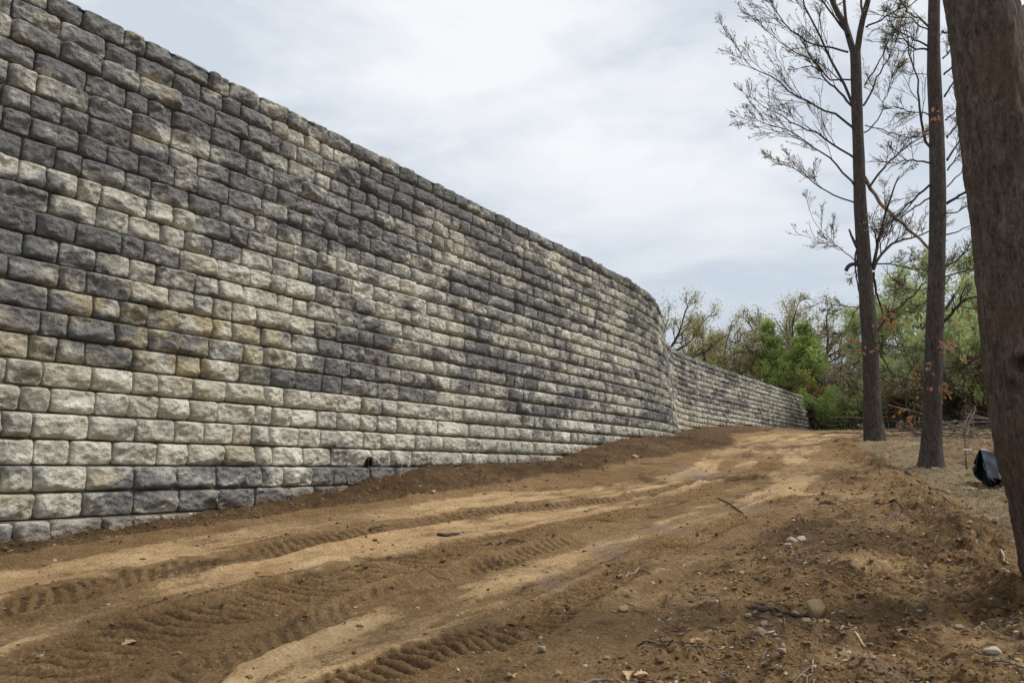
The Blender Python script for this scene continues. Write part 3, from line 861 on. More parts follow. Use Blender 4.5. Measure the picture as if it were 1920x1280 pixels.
def near_tree(name, label, axis, rads, limbs, bark, seed, lev=(7, 5, 4), buds=True, up=.18, bud_size=.045, ns=20, rough=.03, flare=None, twig_r=.0035, lnref=2.6):
    """axis: world pts of the trunk; limbs: list of (pts, r0, r1, name, material)"""
    r = np.random.default_rng(seed)
    base = np.array(axis[0])
    K = 60
    ax = resample(axis, K); L = np.concatenate([[0], np.cumsum(np.linalg.norm(np.diff(np.array(axis), axis=0), axis=1))]); L /= L[-1]; rd = np.interp(np.linspace(0, 1, K), L, rads)
    root = empty(name, tuple(base), label, "tree", "large trees standing beside the dirt track")
    V, Fq = tubes_mesh([(ax[None], rd[None])], [ns])
    # surface unevenness
    Vr = V.reshape(K, ns, 3); an = np.arange(ns) * 2 * np.pi / ns
    lo = np.linspace(0, np.linalg.norm(np.diff(ax, axis=0), axis=1).sum(), K)
    A2, L2 = np.meshgrid(an, lo)
    nz = vnoise(np.cos(A2) * 1.4 + 5 + seed, L2 * 1.1 + np.sin(A2) * 1.4, seed=seed) + .6 * vnoise(np.cos(A2) * 4 + seed, L2 * 2.6 + np.sin(A2) * 4, seed=seed + 1)
    cen = ax[:, None, :]
    sc = 1 + rough * nz * 1.6 + (.38 * np.exp(-L2 / .22) * (1 + .6 * np.cos(A2 * 5 + seed)) if flare else 0)
    Vr = cen + (Vr - cen) * sc[..., None]
    me = np_mesh("trunk", Vr.reshape(-1, 3) - base, Fq, True)
    link("trunk", me, bark, root)
    Pl, Rl = [], []
    for (pts, r0, r1, nm, mt) in limbs:
        pl = resample(pts, 14); rl = np.linspace(r0, r1, 14)
        jit = r.normal(size=(14, 3)) * .022 * min(1, np.linalg.norm(pl[-1] - pl[0]) / 3.2); jit[0] = 0
        pl = pl + jit
        V, Fq = tubes_mesh([(pl[None], rl[None])], [8])
        link(nm, np_mesh(nm, V - base, Fq, True), mt, root)
        if nm == 'limb': Pl.append(pl); Rl.append(rl)
    P0, R0 = np.array(Pl), np.array(Rl)
    P1, R1 = children(P0, R0, lev[0], .15, .98, .46, (.25, .7), up, 8, r, .45, .09)
    pl_ = np.linalg.norm(np.diff(P0, axis=1), axis=2).sum(1)
    kp = r.random(len(P1)) < np.repeat(np.clip((pl_ / lnref) ** 1.7, .06, 1), lev[0]); P1, R1 = P1[kp], R1[kp]
    P2, R2 = children(P1, R1, lev[1], .12, .98, .50, (.3, .7), up * .8, 6, r, .55, .10)
    P3, R3 = children(P2, R2, lev[2], .15, 1.0, .48, (.3, .75), up * .6, 5, r, .7, .13)
    R1 = np.maximum(R1, twig_r * 1.5); R2 = np.maximum(R2, twig_r * 1.1); R3 = np.maximum(R3, twig_r * .75)
    V, Fq = tubes_mesh([(P1, R1), (P2, R2), (P3, R3)], [5, 4, 3])
    o = link("twigs", np_mesh("twigs", V - base, Fq, True), M_TWIG, root); tag(o, kind='stuff')
    if buds:
        C = np.concatenate([P3[:, -1][r.random(len(P3)) < .42], P2[:, -1]])
        C = C + r.normal(size=C.shape) * .02
        C = np.concatenate([C, C[r.random(len(C)) < .5] + r.normal(size=(1, 3)) * .02])
        V, Fq = leaf_cards(C, bud_size, r)
        o = link("leaf_buds", np_mesh("leaf_buds", V - base, Fq, False), M_BUD, root); tag(o, kind='stuff')
    return root, base

def leaf_cluster(root, base, c, n, spread, size, r):
    """rusty dead leaves hanging in a bunch"""
    V_, F_ = [], []
    for i in range(n):
        p = np.array(c) + r.normal(size=3) * spread * np.array([1, .7, .8])
        a_ = r.normal(size=3); a_[2] -= 1.0; a_ /= np.linalg.norm(a_); b_ = np.cross(a_, r.normal(size=3)); b_ /= np.linalg.norm(b_)
        n_ = np.cross(a_, b_); s = size * r.uniform(.7, 1.3); b0 = len(V_)
        prof = [(0, .02), (.2, .22), (.35, .12), (.55, .34), (.7, .16), (.85, .2), (1, .02)]
        for (l, w) in prof:
            V_ += [p + a_ * s * l + b_ * s * w - n_ * s * .12 * l, p + a_ * s * l + n_ * s * .05, p + a_ * s * l - b_ * s * w - n_ * s * .12 * l]
        for k in range(len(prof) - 1):
            q = b0 + k * 3
            F_ += [(q, q + 1, q + 4, q + 3), (q + 1, q + 2, q + 5, q + 4)]
    o = link("dead_leaves", np_mesh("dead_leaves", np.array(V_) - base, np.array(F_), False), M_DEADLEAF, root)
    tag(o, kind='stuff')

def lp(px, Y, r, dy=1.2):
    """limb points: pixel polyline at distance Y drifting nearer or farther"""
    k = r.uniform(-dy, dy); n = len(px)
    return [P(x, y, Y + k * (i / max(1, n - 1)) ** 1.3) for i, (x, y) in enumerate(px)]

# --- tree beside the crest (left of the three)
r1 = np.random.default_rng(31)
Y1 = 20.0
ax1 = [P(1643, 842, Y1), P(1638, 800, Y1), P(1634, 700, Y1), P(1628, 600, Y1), P(1621, 500, Y1), P(1614, 400, Y1), P(1611, 330, Y1), P(1608, 240, Y1), P(1606, 170, Y1), P(1604, 100, Y1)]
ax1[0][2] = min(ax1[0][2], gz(ax1[0][0], ax1[0][1]) - .12)
rd1 = [.25, .222, .198, .188, .178, .162, .15, .14, .14, .135]
dk = M_BARK
def Lm(px, r0, r1, dy=1.2, nm='limb', mt=None): return (lp(px, Y1, r1_, dy), r0 * (.8 if nm == 'limb' else 1), r1, nm, mt or dk)
r1_ = r1
limbs1 = [
 Lm([(1604,112),(1592,70),(1578,34),(1560,-5),(1535,-60),(1500,-160)], .115, .035),
 Lm([(1604,112),(1612,67),(1624,18),(1636,-30),(1650,-110),(1665,-220)], .115, .035),
 Lm([(1590,66),(1584,10),(1583,-60),(1590,-180)], .06, .02),
 Lm([(1602,204),(1588,170),(1562,125),(1541,80),(1520,40),(1505,-10),(1490,-80)], .050, .012),
 Lm([(1602,204),(1582,181),(1550,152),(1524,124),(1500,128)], .045, .012),
 Lm([(1600,240),(1568,215),(1528,198),(1491,181),(1447,144),(1407,124),(1383,87)], .040, .006),
 Lm([(1604,298),(1568,276),(1528,249),(1481,228),(1440,202),(1412,184)], .036, .006),
 Lm([(1605,353),(1582,323),(1548,292),(1514,269),(1477,245),(1414,225)], .034, .006),
 Lm([(1606,382),(1571,370),(1541,353),(1508,329),(1481,309),(1450,299)], .028, .005),
 Lm([(1590,98),(1541,87),(1508,74),(1474,44),(1447,10),(1430,-30)], .036, .006),
 Lm([(1597,150),(1560,150),(1520,112),(1480,92),(1440,60),(1415,30)], .030, .006),
 Lm([(1560,0),(1520,-10),(1480,-20),(1430,-60)], .03, .008),
 Lm([(1619,198),(1635,168),(1655,128),(1676,87),(1684,40)], .036, .008),
 Lm([(1620,249),(1642,232),(1660,188),(1675,141),(1690,110)], .024, .006),
 Lm([(1630,350),(1655,316),(1682,289),(1710,268),(1735,255)], .040, .012),
 Lm([(1624,52),(1650,37),(1682,20),(1712,6),(1740,-20)], .034, .008),
 Lm([(1622,235),(1645,240),(1672,250),(1716,257),(1743,252)], .020, .008),
 Lm([(1621,160),(1640,130),(1660,90),(1672,62),(1700,40)], .028, .006),
 Lm([(1636,505),(1642,478),(1652,430),(1668,380),(1685,330)], .060, .014),
 Lm([(1638,505),(1645,494),(1659,468),(1685,452),(1725,442),(1760,425)], .050, .014),
 Lm([(1640,495),(1680,496),(1715,504),(1742,505)], .026, .014),
 Lm([(1644,625),(1660,598),(1688,573),(1715,550),(1735,530),(1775,500)], .042, .012),
 Lm([(1637,510),(1642,545),(1652,575),(1660,605)], .050, .012),
 Lm([(1645,652),(1663,687),(1685,724),(1710,760),(1729,779)], .026, .008),
 Lm([(1610,577),(1580,574),(1550,569),(1520,560)], .016, .004),
 Lm([(1612,498),(1594,480),(1570,462),(1548,442),(1534,428),(1518,395)], .018, .004),
 Lm([(1606,455),(1603,490),(1607,530),(1614,565)], .030, .014),
 Lm([(1613,570),(1596,600),(1584,625),(1572,665),(1571,700)], .020, .006),
 Lm([(1618,660),(1600,690),(1585,720),(1570,745)], .014, .004),
 Lm([(1613,498),(1600,495),(1590,500),(1586,508)], .05, .05, .2, 'dead_stub'),
 Lm([(1606,462),(1598,445),(1592,430)], .045, .020, .2, 'dead_stub'),
 Lm([(1618,328),(1632,352),(1652,380),(1690,420),(1726,448),(1748,470)], .050, .035, .5, 'broken_branch', M_DEADW)]
t1, b1 = near_tree("bare_tree", "tall forking tree coming into leaf, left of the three big trunks by the track", ax1, rd1, limbs1, M_BARK, 5,
                   (10, 7, 4), True, .13, .030, 20, .03, True, .0040)
for (x, y, n, sp_) in ((1665, 596, 16, .16), (1672, 610, 8, .12), (1600, 650, 12, .16), (1625, 655, 5, .1), (1658, 570, 3, .06)):
    leaf_cluster(t1, b1, P(x, y, Y1 - 1), n, sp_, .13, r1)

# --- straight middle tree
r2 = np.random.default_rng(77)
Y2 = 13.6; r1_ = r2
def Lm2(px, r0, r1, dy=1.0, nm='limb', mt=None): return (lp(px, Y2, r2, dy), r0, r1, nm, mt or M_BARK)
ax2 = [P(1746, 892, Y2), P(1746, 860, Y2), P(1748, 780, Y2), P(1752, 640, Y2), P(1756, 500, Y2), P(1758, 400, Y2), P(1758, 330, Y2), P(1756, 240, Y2), P(1751, 130, Y2), P(1751, 50, Y2), P(1753, -60, Y2), P(1758, -250, Y2), P(1760, -420, Y2)]
ax2[0][2] = min(ax2[0][2], gz(ax2[0][0], ax2[0][1]) - .1)
rd2 = [.19, .168, .150, .148, .138, .135, .130, .122, .112, .102, .095, .07, .04]
limbs2 = [
 Lm2([(1743,52),(1728,38),(1708,28),(1692,8),(1676,-20)], .020, .006), Lm2([(1743,58),(1722,48),(1706,32),(1680,33),(1652,28),(1632,20)], .014, .005),
 Lm2([(1742,88),(1720,76),(1700,66),(1688,62),(1672,50)], .018, .005), Lm2([(1741,94),(1735,92),(1715,92),(1704,84),(1695,73),(1676,74),(1650,80)], .020, .004),
 Lm2([(1747,279),(1735,262),(1728,236),(1726,200),(1719,150),(1708,110),(1703,80),(1698,40)], .026, .006),
 Lm2([(1748,222),(1734,212),(1708,210),(1690,203),(1672,200)], .014, .004), Lm2([(1745,140),(1722,139),(1704,140),(1690,134)], .008, .003),
 Lm2([(1746,306),(1720,301),(1700,300),(1685,305),(1660,320)], .018, .005), Lm2([(1746,345),(1715,372),(1690,395),(1668,425),(1655,450)], .022, .007),
 Lm2([(1745,370),(1710,392),(1685,412),(1660,440)], .016, .005),
 Lm2([(1767,60),(1776,62),(1790,60)], .018, .012), Lm2([(1768,110),(1778,100),(1790,84),(1800,60)], .016, .006),
 Lm2([(1770,140),(1785,127),(1800,105),(1815,90)], .018, .006), Lm2([(1771,182),(1784,160),(1796,144),(1810,120)], .020, .006),
 Lm2([(1773,225),(1785,215),(1800,205),(1815,200)], .016, .006), Lm2([(1776,258),(1792,238),(1800,212),(1810,196)], .020, .006),
 Lm2([(1776,300),(1795,272),(1812,250),(1830,235)], .022, .006), Lm2([(1776,320),(1790,300),(1810,285),(1830,280)], .014, .005),
 Lm2([(1776,350),(1798,330),(1815,310),(1835,300)], .014, .005), Lm2([(1775,382),(1800,366),(1815,357),(1835,345)], .028, .010),
 Lm2([(1774,400),(1792,398),(1815,386),(1835,382)], .014, .005), Lm2([(1772,440),(1792,436),(1812,426),(1830,420)], .014, .005),
 Lm2([(1770,500),(1790,490),(1808,476),(1835,455)], .016, .005), Lm2([(1768,520),(1795,512),(1820,505),(1840,498)], .014, .005),
 Lm2([(1769,604),(1782,590),(1796,574),(1812,560),(1838,556)], .030, .014), Lm2([(1796,574),(1815,577),(1845,582)], .014, .008),
 Lm2([(1768,690),(1795,686),(1830,682),(1860,680)], .012, .005), Lm2([(1768,700),(1800,698),(1850,690)], .010, .004),
 Lm2([(1745,535),(1725,545),(1700,540),(1670,545)], .014, .005), Lm2([(1742,560),(1722,575),(1700,590),(1680,585)], .012, .004),
 Lm2([(1738,660),(1722,655),(1700,650),(1672,650)], .010, .004), Lm2([(1737,720),(1722,712),(1700,715),(1680,722)], .010, .004),
 Lm2([(1762,-100),(1720,-160),(1680,-190),(1640,-260)], .04, .01), Lm2([(1758,-90),(1800,-150),(1850,-200),(1890,-280)], .04, .01), Lm2([(1756,-200),(1730,-300),(1700,-400)], .04, .01)]
t2, b2 = near_tree("bare_tree", "straight bark-covered trunk with short bare side branches, middle of the three big trees", ax2, rd2, limbs2, M_BARK, 9,
                   (7, 4, 3), True, .10, .014, 20, .028, True, .0032, 1.0)
for (x, y, n, sp_) in ((1752, 215, 5, .06), (1729, 243, 2, .03), (1782, 648, 12, .10), (1765, 645, 5, .06), (1725, 684, 6, .08), (1740, 688, 5, .05), (1711, 706, 5, .05), (1715, 712, 3, .05), (1768, 728, 10, .07), (1795, 608, 6, .07), (1807, 674, 3, .04), (1690, 772, 7, .09), (1697, 792, 4, .05), (1772, 740, 5, .05)):
    leaf_cluster(t2, b2, P(x, y, Y2 - .4), n, sp_, .085, r2)

# --- big leaning trunk close on the right
r3 = np.random.default_rng(41)
Y3 = 4.95
ax3 = [P(2066, 1190, Y3), P(2040, 1110, Y3), P(1998, 960, Y3), P(1956, 800, Y3), P(1926, 600, Y3), P(1906, 430, Y3), P(1870, 200, Y3), P(1838, 0, Y3), P(1812, -180, Y3), P(1790, -420, Y3), P(1775, -700, Y3), P(1770, -900, Y3)]
rd3 = [.37, .315, .275, .258, .256, .248, .228, .212, .205, .18, .15, .12]
def Lm3(px, r0, r1, dy=.6, nm='limb', mt=None): return (lp(px, Y3, r3, dy), r0, r1, nm, mt or M_BARKN)
limbs3 = [Lm3([(1890,60),(1912,30),(1945,0),(2000,-60)], .05, .02), Lm3([(1900,110),(1918,80),(1935,55),(1990,20)], .03, .01),
          Lm3([(1790,-400),(1700,-520),(1640,-650)], .07, .02), Lm3([(1790,-420),(1880,-560),(1950,-700)], .07, .02)]
root3 = empty("leaning_tree", tuple(ax3[0]), "massive dark trunk with furrowed bark leaning in at the right edge", "tree", "large trees standing beside the dirt track")
K3, ns3 = 520, 150
ax = resample(ax3, K3); L3 = np.concatenate([[0], np.cumsum(np.linalg.norm(np.diff(np.array(ax3), axis=0), axis=1))]); rdd = np.interp(np.linspace(0, 1, K3), L3 / L3[-1], rd3)
V, Fq = tubes_mesh([(ax[None], rdd[None])], [ns3])
Vr = V.reshape(K3, ns3, 3)
lo = np.linspace(0, np.linalg.norm(np.diff(ax, axis=0), axis=1).sum(), K3)
A2, L2 = np.meshgrid(np.arange(ns3) * 2 * np.pi / ns3, lo)
def wn_(fa, fl, sd, wob=0):
    # noise periodic in angle
    return vnoise(np.cos(A2) * fa + 31, L2 * fl + np.sin(A2) * fa * 1.01 + wob, seed=sd)
wob = .5 * wn_(2, 2.0, 5)
ridg = 1 - 2 * np.abs(vnoise(A2 / (2 * np.pi) * 34 + wob * 1.6, L2 * 3.2 + wob, seed=11) * sstep(0, .4, A2) * sstep(2 * np.pi, 2 * np.pi - .4, A2))
fine = vnoise(np.cos(A2) * 22, L2 * 24 + np.sin(A2) * 22, seed=14)
plate = vnoise(A2 / (2 * np.pi) * 60, L2 * 9, seed=15)
disp = .014 * wn_(1.1, .8, 6) + .010 * wn_(3, 1.4, 7) + .0085 * ridg + .0045 * fine + .006 * plate
# knot at the height where a limb once was
kx = np.argmin(np.abs(ax[:, 2] - P(1905, 690, Y3)[2])); ka = None
cen = ax[:, None, :]; dirv = Vr - cen; dirn = dirv / np.linalg.norm(dirv, axis=2, keepdims=True)
kd = P(1908, 690, Y3 - .25) - ax[kx]; kd /= np.linalg.norm(kd)
ca_ = (dirn * kd).sum(2); rho = np.sqrt(np.maximum(0, 2 - 2 * ca_)) * .26; dz = (L2 - lo[kx]); rk = np.hypot(rho, dz)
disp = disp + .030 * np.exp(-((rk - .075) / .035) ** 2) - .055 * np.exp(-(rk / .045) ** 2)
Vr = Vr + dirn * disp[..., None]
base3 = np.array(ax3[0])
link("trunk", np_mesh("trunk", Vr.reshape(-1, 3) - base3, Fq, True), M_BARKN, root3)
Pl = []
for (pts, r0, r1x, nm, mt) in limbs3:
    pl = resample(pts, 12); V, Fq = tubes_mesh([(pl[None], np.linspace(r0, r1x, 12)[None])], [10])
    link("limb", np_mesh("limb", V - base3, Fq, True), mt, root3); Pl.append((pl, np.linspace(r0, r1x, 12)))
P0 = np.array([p_[0] for p_ in Pl]); R0 = np.array([p_[1] for p_ in Pl])
P1_, R1_ = children(P0, R0, 7, .3, 1, .5, (.4, .9), .1, 6, r3)
V, Fq = tubes_mesh([(P1_, R1_)], [4])
tag(link("twigs", np_mesh("twigs", V - base3, Fq, True), M_TWIG, root3), kind='stuff')

# ------------------------------------------------------------------ background trees
def far_tree(seed, H, spread, trunk_r, n_limb, lev, leafn, leafs, leafmat, form='oak', barkm=None):
    """returns list of (part name, mesh, material, stuff) with the foot at the origin"""
    r = np.random.default_rng(seed)
    barkm = barkm or M_FTWIG
    parts = []
    if form == 'oak':
        th_ = H * .22; K = 8
        tr = resample([(0, 0, -.4), (r.normal() * .1, r.normal() * .1, th_ * .5), (r.normal() * .2, r.normal() * .2, th_), (r.normal() * .3, r.normal() * .3, H * .55)], K)
        rt = np.interp(np.linspace(0, 1, K), [0, .15, .5, 1], [trunk_r * 1.35, trunk_r, trunk_r * .85, trunk_r * .4])
        limbs = []
        for i in range(n_limb):
            az = i * 2.4 + r.uniform(-.4, .4); f = r.uniform(.42, 1.0)
            k = f * (K - 1); i0 = min(int(k), K - 2); b = tr[i0] * (1 - (k - i0)) + tr[i0 + 1] * (k - i0)
            reach = spread * r.uniform(.55, 1.0) * (1.15 - .4 * f); top = H * r.uniform(.62, 1.0) * (1 - .22 * (reach / spread) ** 2)
            e_ = np.array([math.cos(az) * reach, math.sin(az) * reach, top - (.25 * H) * (reach / spread) ** 2])
            m_ = b + (e_ - b) * .45 + np.array([math.cos(az) * reach * .12, math.sin(az) * reach * .12, -.02 * H])
            m2 = b + (e_ - b) * .75 + r.normal(size=3) * .03 * H
            limbs.append(resample([b, m_, m2, e_], 9))
        P0 = np.array(limbs); R0 = np.linspace(trunk_r * .5, trunk_r * .1, 9)[None].repeat(n_limb, 0)
    else:
        K = 10
        tr = resample([(0, 0, -.3), (0, 0, H * .3), (r.normal() * .1, 0, H * .65), (r.normal() * .1, r.normal() * .1, H * .97)], K)
        rt = np.linspace(trunk_r, .02, K)
        limbs = []
        for i in range(n_limb):
            f = .05 + .9 * r.random() ** 1.35; az = i * 2.4
            k = f * (K - 1); i0 = min(int(k), K - 2); b = tr[i0] * (1 - (k - i0)) + tr[i0 + 1] * (k - i0)
            reach = spread * (1 - f) ** 1.0 * r.uniform(.8, 1.05) + .05
            e_ = b + np.array([math.cos(az) * reach, math.sin(az) * reach, reach * r.uniform(.25, .6)])
            m_ = b + (e_ - b) * .5 + np.array([math.cos(az), math.sin(az), -.3]) * reach * .08
            limbs.append(resample([b, m_, e_], 6))
        P0 = np.array(limbs); R0 = np.linspace(trunk_r * .3, trunk_r * .06, 6)[None].repeat(n_limb, 0)
    V, Fq = tubes_mesh([(tr[None], rt[None])], [9]); parts.append(("trunk", np_mesh("trunk", V, Fq, True), barkm, False))
    P1, R1 = children(P0, R0, lev[0], .25, 1, .42, (.35, .9), .12 if form == 'oak' else .03, 6, r, .55, .16, .12 if form == 'oak' else .03)
    P2, R2 = children(P1, R1, lev[1], .15, 1, .5, (.35, .9), .1, 5, r, .55, .18, .12 if form == 'oak' else .03)
    P3, R3 = children(P2, R2, lev[2], .1, 1, .55, (.3, .9), .08, 4, r, .6, .2)
    mn = H * .0011
    V, Fq = tubes_mesh([(P0, R0), (P1, np.maximum(R1, mn * 1.6)), (P2, np.maximum(R2, mn)), (P3, np.maximum(R3, mn * .7))], [6, 4, 3, 3])
    parts.append(("branches", np_mesh("branches", V, Fq, True), barkm, True))
    ends = np.concatenate([P3[:, -1], P3[:, 2], P2[:, -1]])
    # lumpy crowns: leave gaps where a coarse noise says so
    g_ = vnoise(ends[:, 0] * .9 + seed, ends[:, 2] * .9 + ends[:, 1] * .7, seed=seed)
    ends = ends[g_ > -.35] if form == 'oak' else ends
    if form == 'oak': pick = r.integers(0, len(ends), leafn)
    else:
        pw = np.clip(1.04 - ends[:, 2] / H, .02, 1) ** .7; pick = r.choice(len(ends), leafn, p=pw / pw.sum())
    C = ends[pick] + r.normal(size=(leafn, 3)) * ((.022 if form == 'oak' else .014) * H)
    V, Ft = leaf_cards(C, leafs, r, 1.5, .5, True)
    parts.append(("foliage", np_mesh("foliage", V, Ft, False), leafmat, True))
    return parts

def place(parts, name, label, cat, x, y, z=None, rz=0, sc=1.0, group=None):
    if z is None: z = gz(x, y)
    root = empty(name, (x, y, z), label, cat, group); root.rotation_euler = (0, 0, rz)
    root.scale = (sc[0], sc[0], sc[1]) if isinstance(sc, tuple) else (sc, sc, sc)
    for (pn, me, mt, st) in parts:
        o = link(pn, me, mt, root)
        if st: o['kind'] = 'stuff'
    return root

OAK = [far_tree(101 + i, 11.5, 7.4, .26, 16, (8, 6, 4), 17000, .08, M_OAKLEAF) for i in range(3)]
GRN = [far_tree(201 + i, 11.5, 5.0, .2, 13, (8, 5, 4), 24000, .085, M_MIDGREEN) for i in range(2)]
PYR = [far_tree(301 + i, 9.0, 3.4, .14, 150, (5, 3, 2), 42000, .10, M_GREEN, 'pyr') for i in range(2)]
BRN = [far_tree(401 + i, 10.0, 4.4, .16, 11, (8, 6, 4), 4500, .08, M_GREYBR) for i in range(2)]

def at_px(x, Y): return (x - 960) / F_PX * Y * (math.cos(PITCH)) * 1.02
GO = "spring oaks in the wood beyond the wall"
for (px, Y, v, rz, sc, lb) in [
    (1150, 62, 2, .3, .98, "bare treetop just showing above the wall where the near stretch ends"),
    (1248, 62, 0, .8, 1.04, "oak with tan young leaves rising behind the bend of the wall"),
    (1325, 66, 1, 2.0, 1.04, "oak with open olive crown above the start of the far wall"),
    (1398, 70, 2, 4.1, 1.18, "tall oak behind the left green pyramid tree, above the far wall"),
    (1472, 62, 0, 3.0, 1.10, "broad oak crown rising behind the two bright green pyramid trees"),
    (1556, 60, 1, .2, 1.02, "oak with thin crown left of the forked trunk, right of the pyramid trees")]:
    place(OAK[v], "oak_tree", lb, "tree", at_px(px, Y), Y, None, rz, sc, GO)
GP = "bright green pyramid-shaped trees at the end of the wall"
place(PYR[0], "pyramidal_tree", "narrower bright green pointed tree above the far wall, left of the pair", "tree", at_px(1445, 58.5), 58.5, None, .4, (.86, 1.02), GP)
place(PYR[1], "pyramidal_tree", "wider bright green pointed tree right of the pair, beyond the wall end", "tree", at_px(1508, 56), 56, None, 2.2, (1.05, .94), GP)
place(PYR[0], "pyramidal_tree", "small bright green treetop peeping over the far wall, left of the pointed pair", "tree", at_px(1334, 60), 60, None, 1.2, (.6, .68), GP)
GR = "green trees in the wood on the right"
for (px, Y, m, v, rz, sc, lb) in [
    (1808, 47, GRN, 1, 1.5, 1.02, "broad light green tree right of the middle trunk"),
    (1748, 44, GRN, 0, .5, 1.10, "tall light green tree behind the middle trunk"),
    (1668, 47, GRN, 1, 2.5, .74, "smaller green tree between the left and middle trunks"),
    (1830, 38, GRN, 1, 4.0, .66, "green tree showing between the middle trunk and the leaning trunk"),
    (1880, 34, GRN, 0, 1.9, .60, "low green tree half hidden behind the leaning trunk"),
    (1700, 36, GRN, 1, 5.2, .42, "low green sapling thicket tree right of the forked trunk"),
    (1610, 54, BRN, 0, .6, .74, "thin grey-brown tree behind the forked trunk"),
    (1790, 52, BRN, 1, 2.7, .86, "bare grey tree deep in the wood right of the middle trunk"),
    (1700, 58, BRN, 0, 3.9, .92, "bare grey-brown tree deep in the wood between the trunks"),
    (1960, 40, BRN, 1, 1.0, .9, "bare tree at the right edge behind the leaning trunk"),
    (2080, 36, GRN, 0, 3.3, .9, "green tree out past the right edge of the clearing")]:
    place(m[v], "woodland_tree", lb, "tree", at_px(px, Y), Y, None, rz, sc, GR)

# shrubs: a fan of stems and scattered leaves
def shrub(seed, H, W, n_st, leafn, leafs, mt):
    r = np.random.default_rng(seed); K = 6
    az = r.uniform(0, 2 * np.pi, n_st); lean = r.uniform(.15, 1.0, n_st) * W; hh = H * r.uniform(.6, 1.0, n_st)
    tt = np.linspace(0, 1, K)[None, :]
    Pp = np.stack([np.cos(az)[:, None] * (.1 + lean[:, None] * tt ** 1.3), np.sin(az)[:, None] * (.1 + lean[:, None] * tt ** 1.3), hh[:, None] * tt - .1], -1)
    Pp += r.normal(size=Pp.shape) * .05 * tt[..., None]
    Rd = np.linspace(.022, .006, K)[None].repeat(n_st, 0)
    P1, R1 = children(Pp, Rd, 6, .2, 1, .4, (.3, .9), .15, 5, r); P2, R2 = children(P1, R1, 3, .2, 1, .5, (.3, .9), .1, 4, r)
    V, Fq = tubes_mesh([(Pp, Rd), (P1, np.maximum(R1, .005)), (P2, np.maximum(R2, .004))], [4, 3, 3])
    out = [("stems", np_mesh("stems", V, Fq, True), M_FTWIG, True)]
    ends = np.concatenate([P2.reshape(-1, 3), P1[:, -1]])
    C = ends[r.integers(0, len(ends), leafn)] + r.normal(size=(leafn, 3)) * .09
    V, Ft = leaf_cards(C, leafs, r, 1.6, .5, True)
    out.append(("foliage", np_mesh("foliage", V, Ft, False), mt, True))
    return out
SH_R = [shrub(501, 3.4, 1.9, 26, 7000, .085, M_RUST), shrub(502, 3.0, 2.0, 24, 6000, .085, M_RUST)]
SH_G = [shrub(511, 2.8, 1.9, 26, 8000, .09, M_MIDGREEN), shrub(512, 2.6, 2.0, 24, 8000, .09, M_GREEN)]
SH_D = [shrub(521, 3.4, 2.2, 26, 8000, .095, M_DULL), shrub(522, 3.0, 2.4, 26, 7000, .095, M_GREYBR)]
GS = "shrubs at the edge of the wood"
for (px, Y, pt, rz, sc, lb) in [
    (1470, 56.5, SH_R[1], 3.9, (1.1, 1.5), "rusty brown shrub showing over the wall top below the left pointed tree"),
    (1512, 55.5, SH_R[0], 0, (.9, 1.30), "rusty brown shrub standing right at the end of the wall"),
    (1548, 53, SH_R[1], 1, (.95, 1.1), "reddish brush right of the wall end, left of the green shrub"),
    (1578, 48, SH_G[1], 2, (1.0, 1.0), "bright green low shrub left of the forked trunk"),
    (1606, 45, SH_G[0], 3, (1.0, .95), "mid green shrub close behind the left side of the forked trunk"),
    (1545, 58, SH_D[0], 3.1, (1.2, 1.2), "dark bush in the shade beyond the wall end"),
    (1662, 40, SH_D[0], 4, (1.0, 1.05), "dull dark green bush right of the forked trunk"),
    (1690, 37, SH_R[0], 5, (.7, .75), "brown leaved bush between the left and middle trunks"),
    (1716, 40, SH_D[1], .5, (1.0, 1.1), "grey brush just left of the middle trunk"),
    (1780, 34, SH_D[0], 1.5, (.9, 1.0), "dull green bush right of the middle trunk"),
    (1812, 36, SH_G[0], 2.5, (1.1, 1.1), "green bush behind the brush pile"),
    (1842, 31, SH_D[1], 3.5, (.9, 1.0), "grey twiggy bush above the fallen black fabric"),
    (1880, 30, SH_D[0], 4.5, (1.0, 1.1), "dark bush just left of the leaning trunk"),
    (1755, 46, SH_G[0], .9, (1.3, 1.5), "tall green bush deeper in the wood behind the middle trunk"),
    (1640, 50, SH_D[1], 2.9, (1.3, 1.5), "grey-brown bush deeper in the wood behind the forked trunk"),
    (1835, 33, SH_G[0], 1.2, (1.3, 1.7), "tall green bush left of the leaning trunk, above the brush pile"),
    (1872, 28, SH_G[0], 3.3, (1.0, 1.5), "green bush tucked right beside the leaning trunk"),
    (1790, 40, SH_G[0], 5.3, (1.3, 1.9), "tallest green bush, close on the right of the middle trunk"),
    (1930, 28, SH_D[1], 5.1, (1.1, 1.2), "grey bush at the right edge behind the leaning trunk")]:
    x_ = at_px(px, Y)
    place(pt, "shrub", lb, "shrub", x_, Y, None, rz, sc, GS)

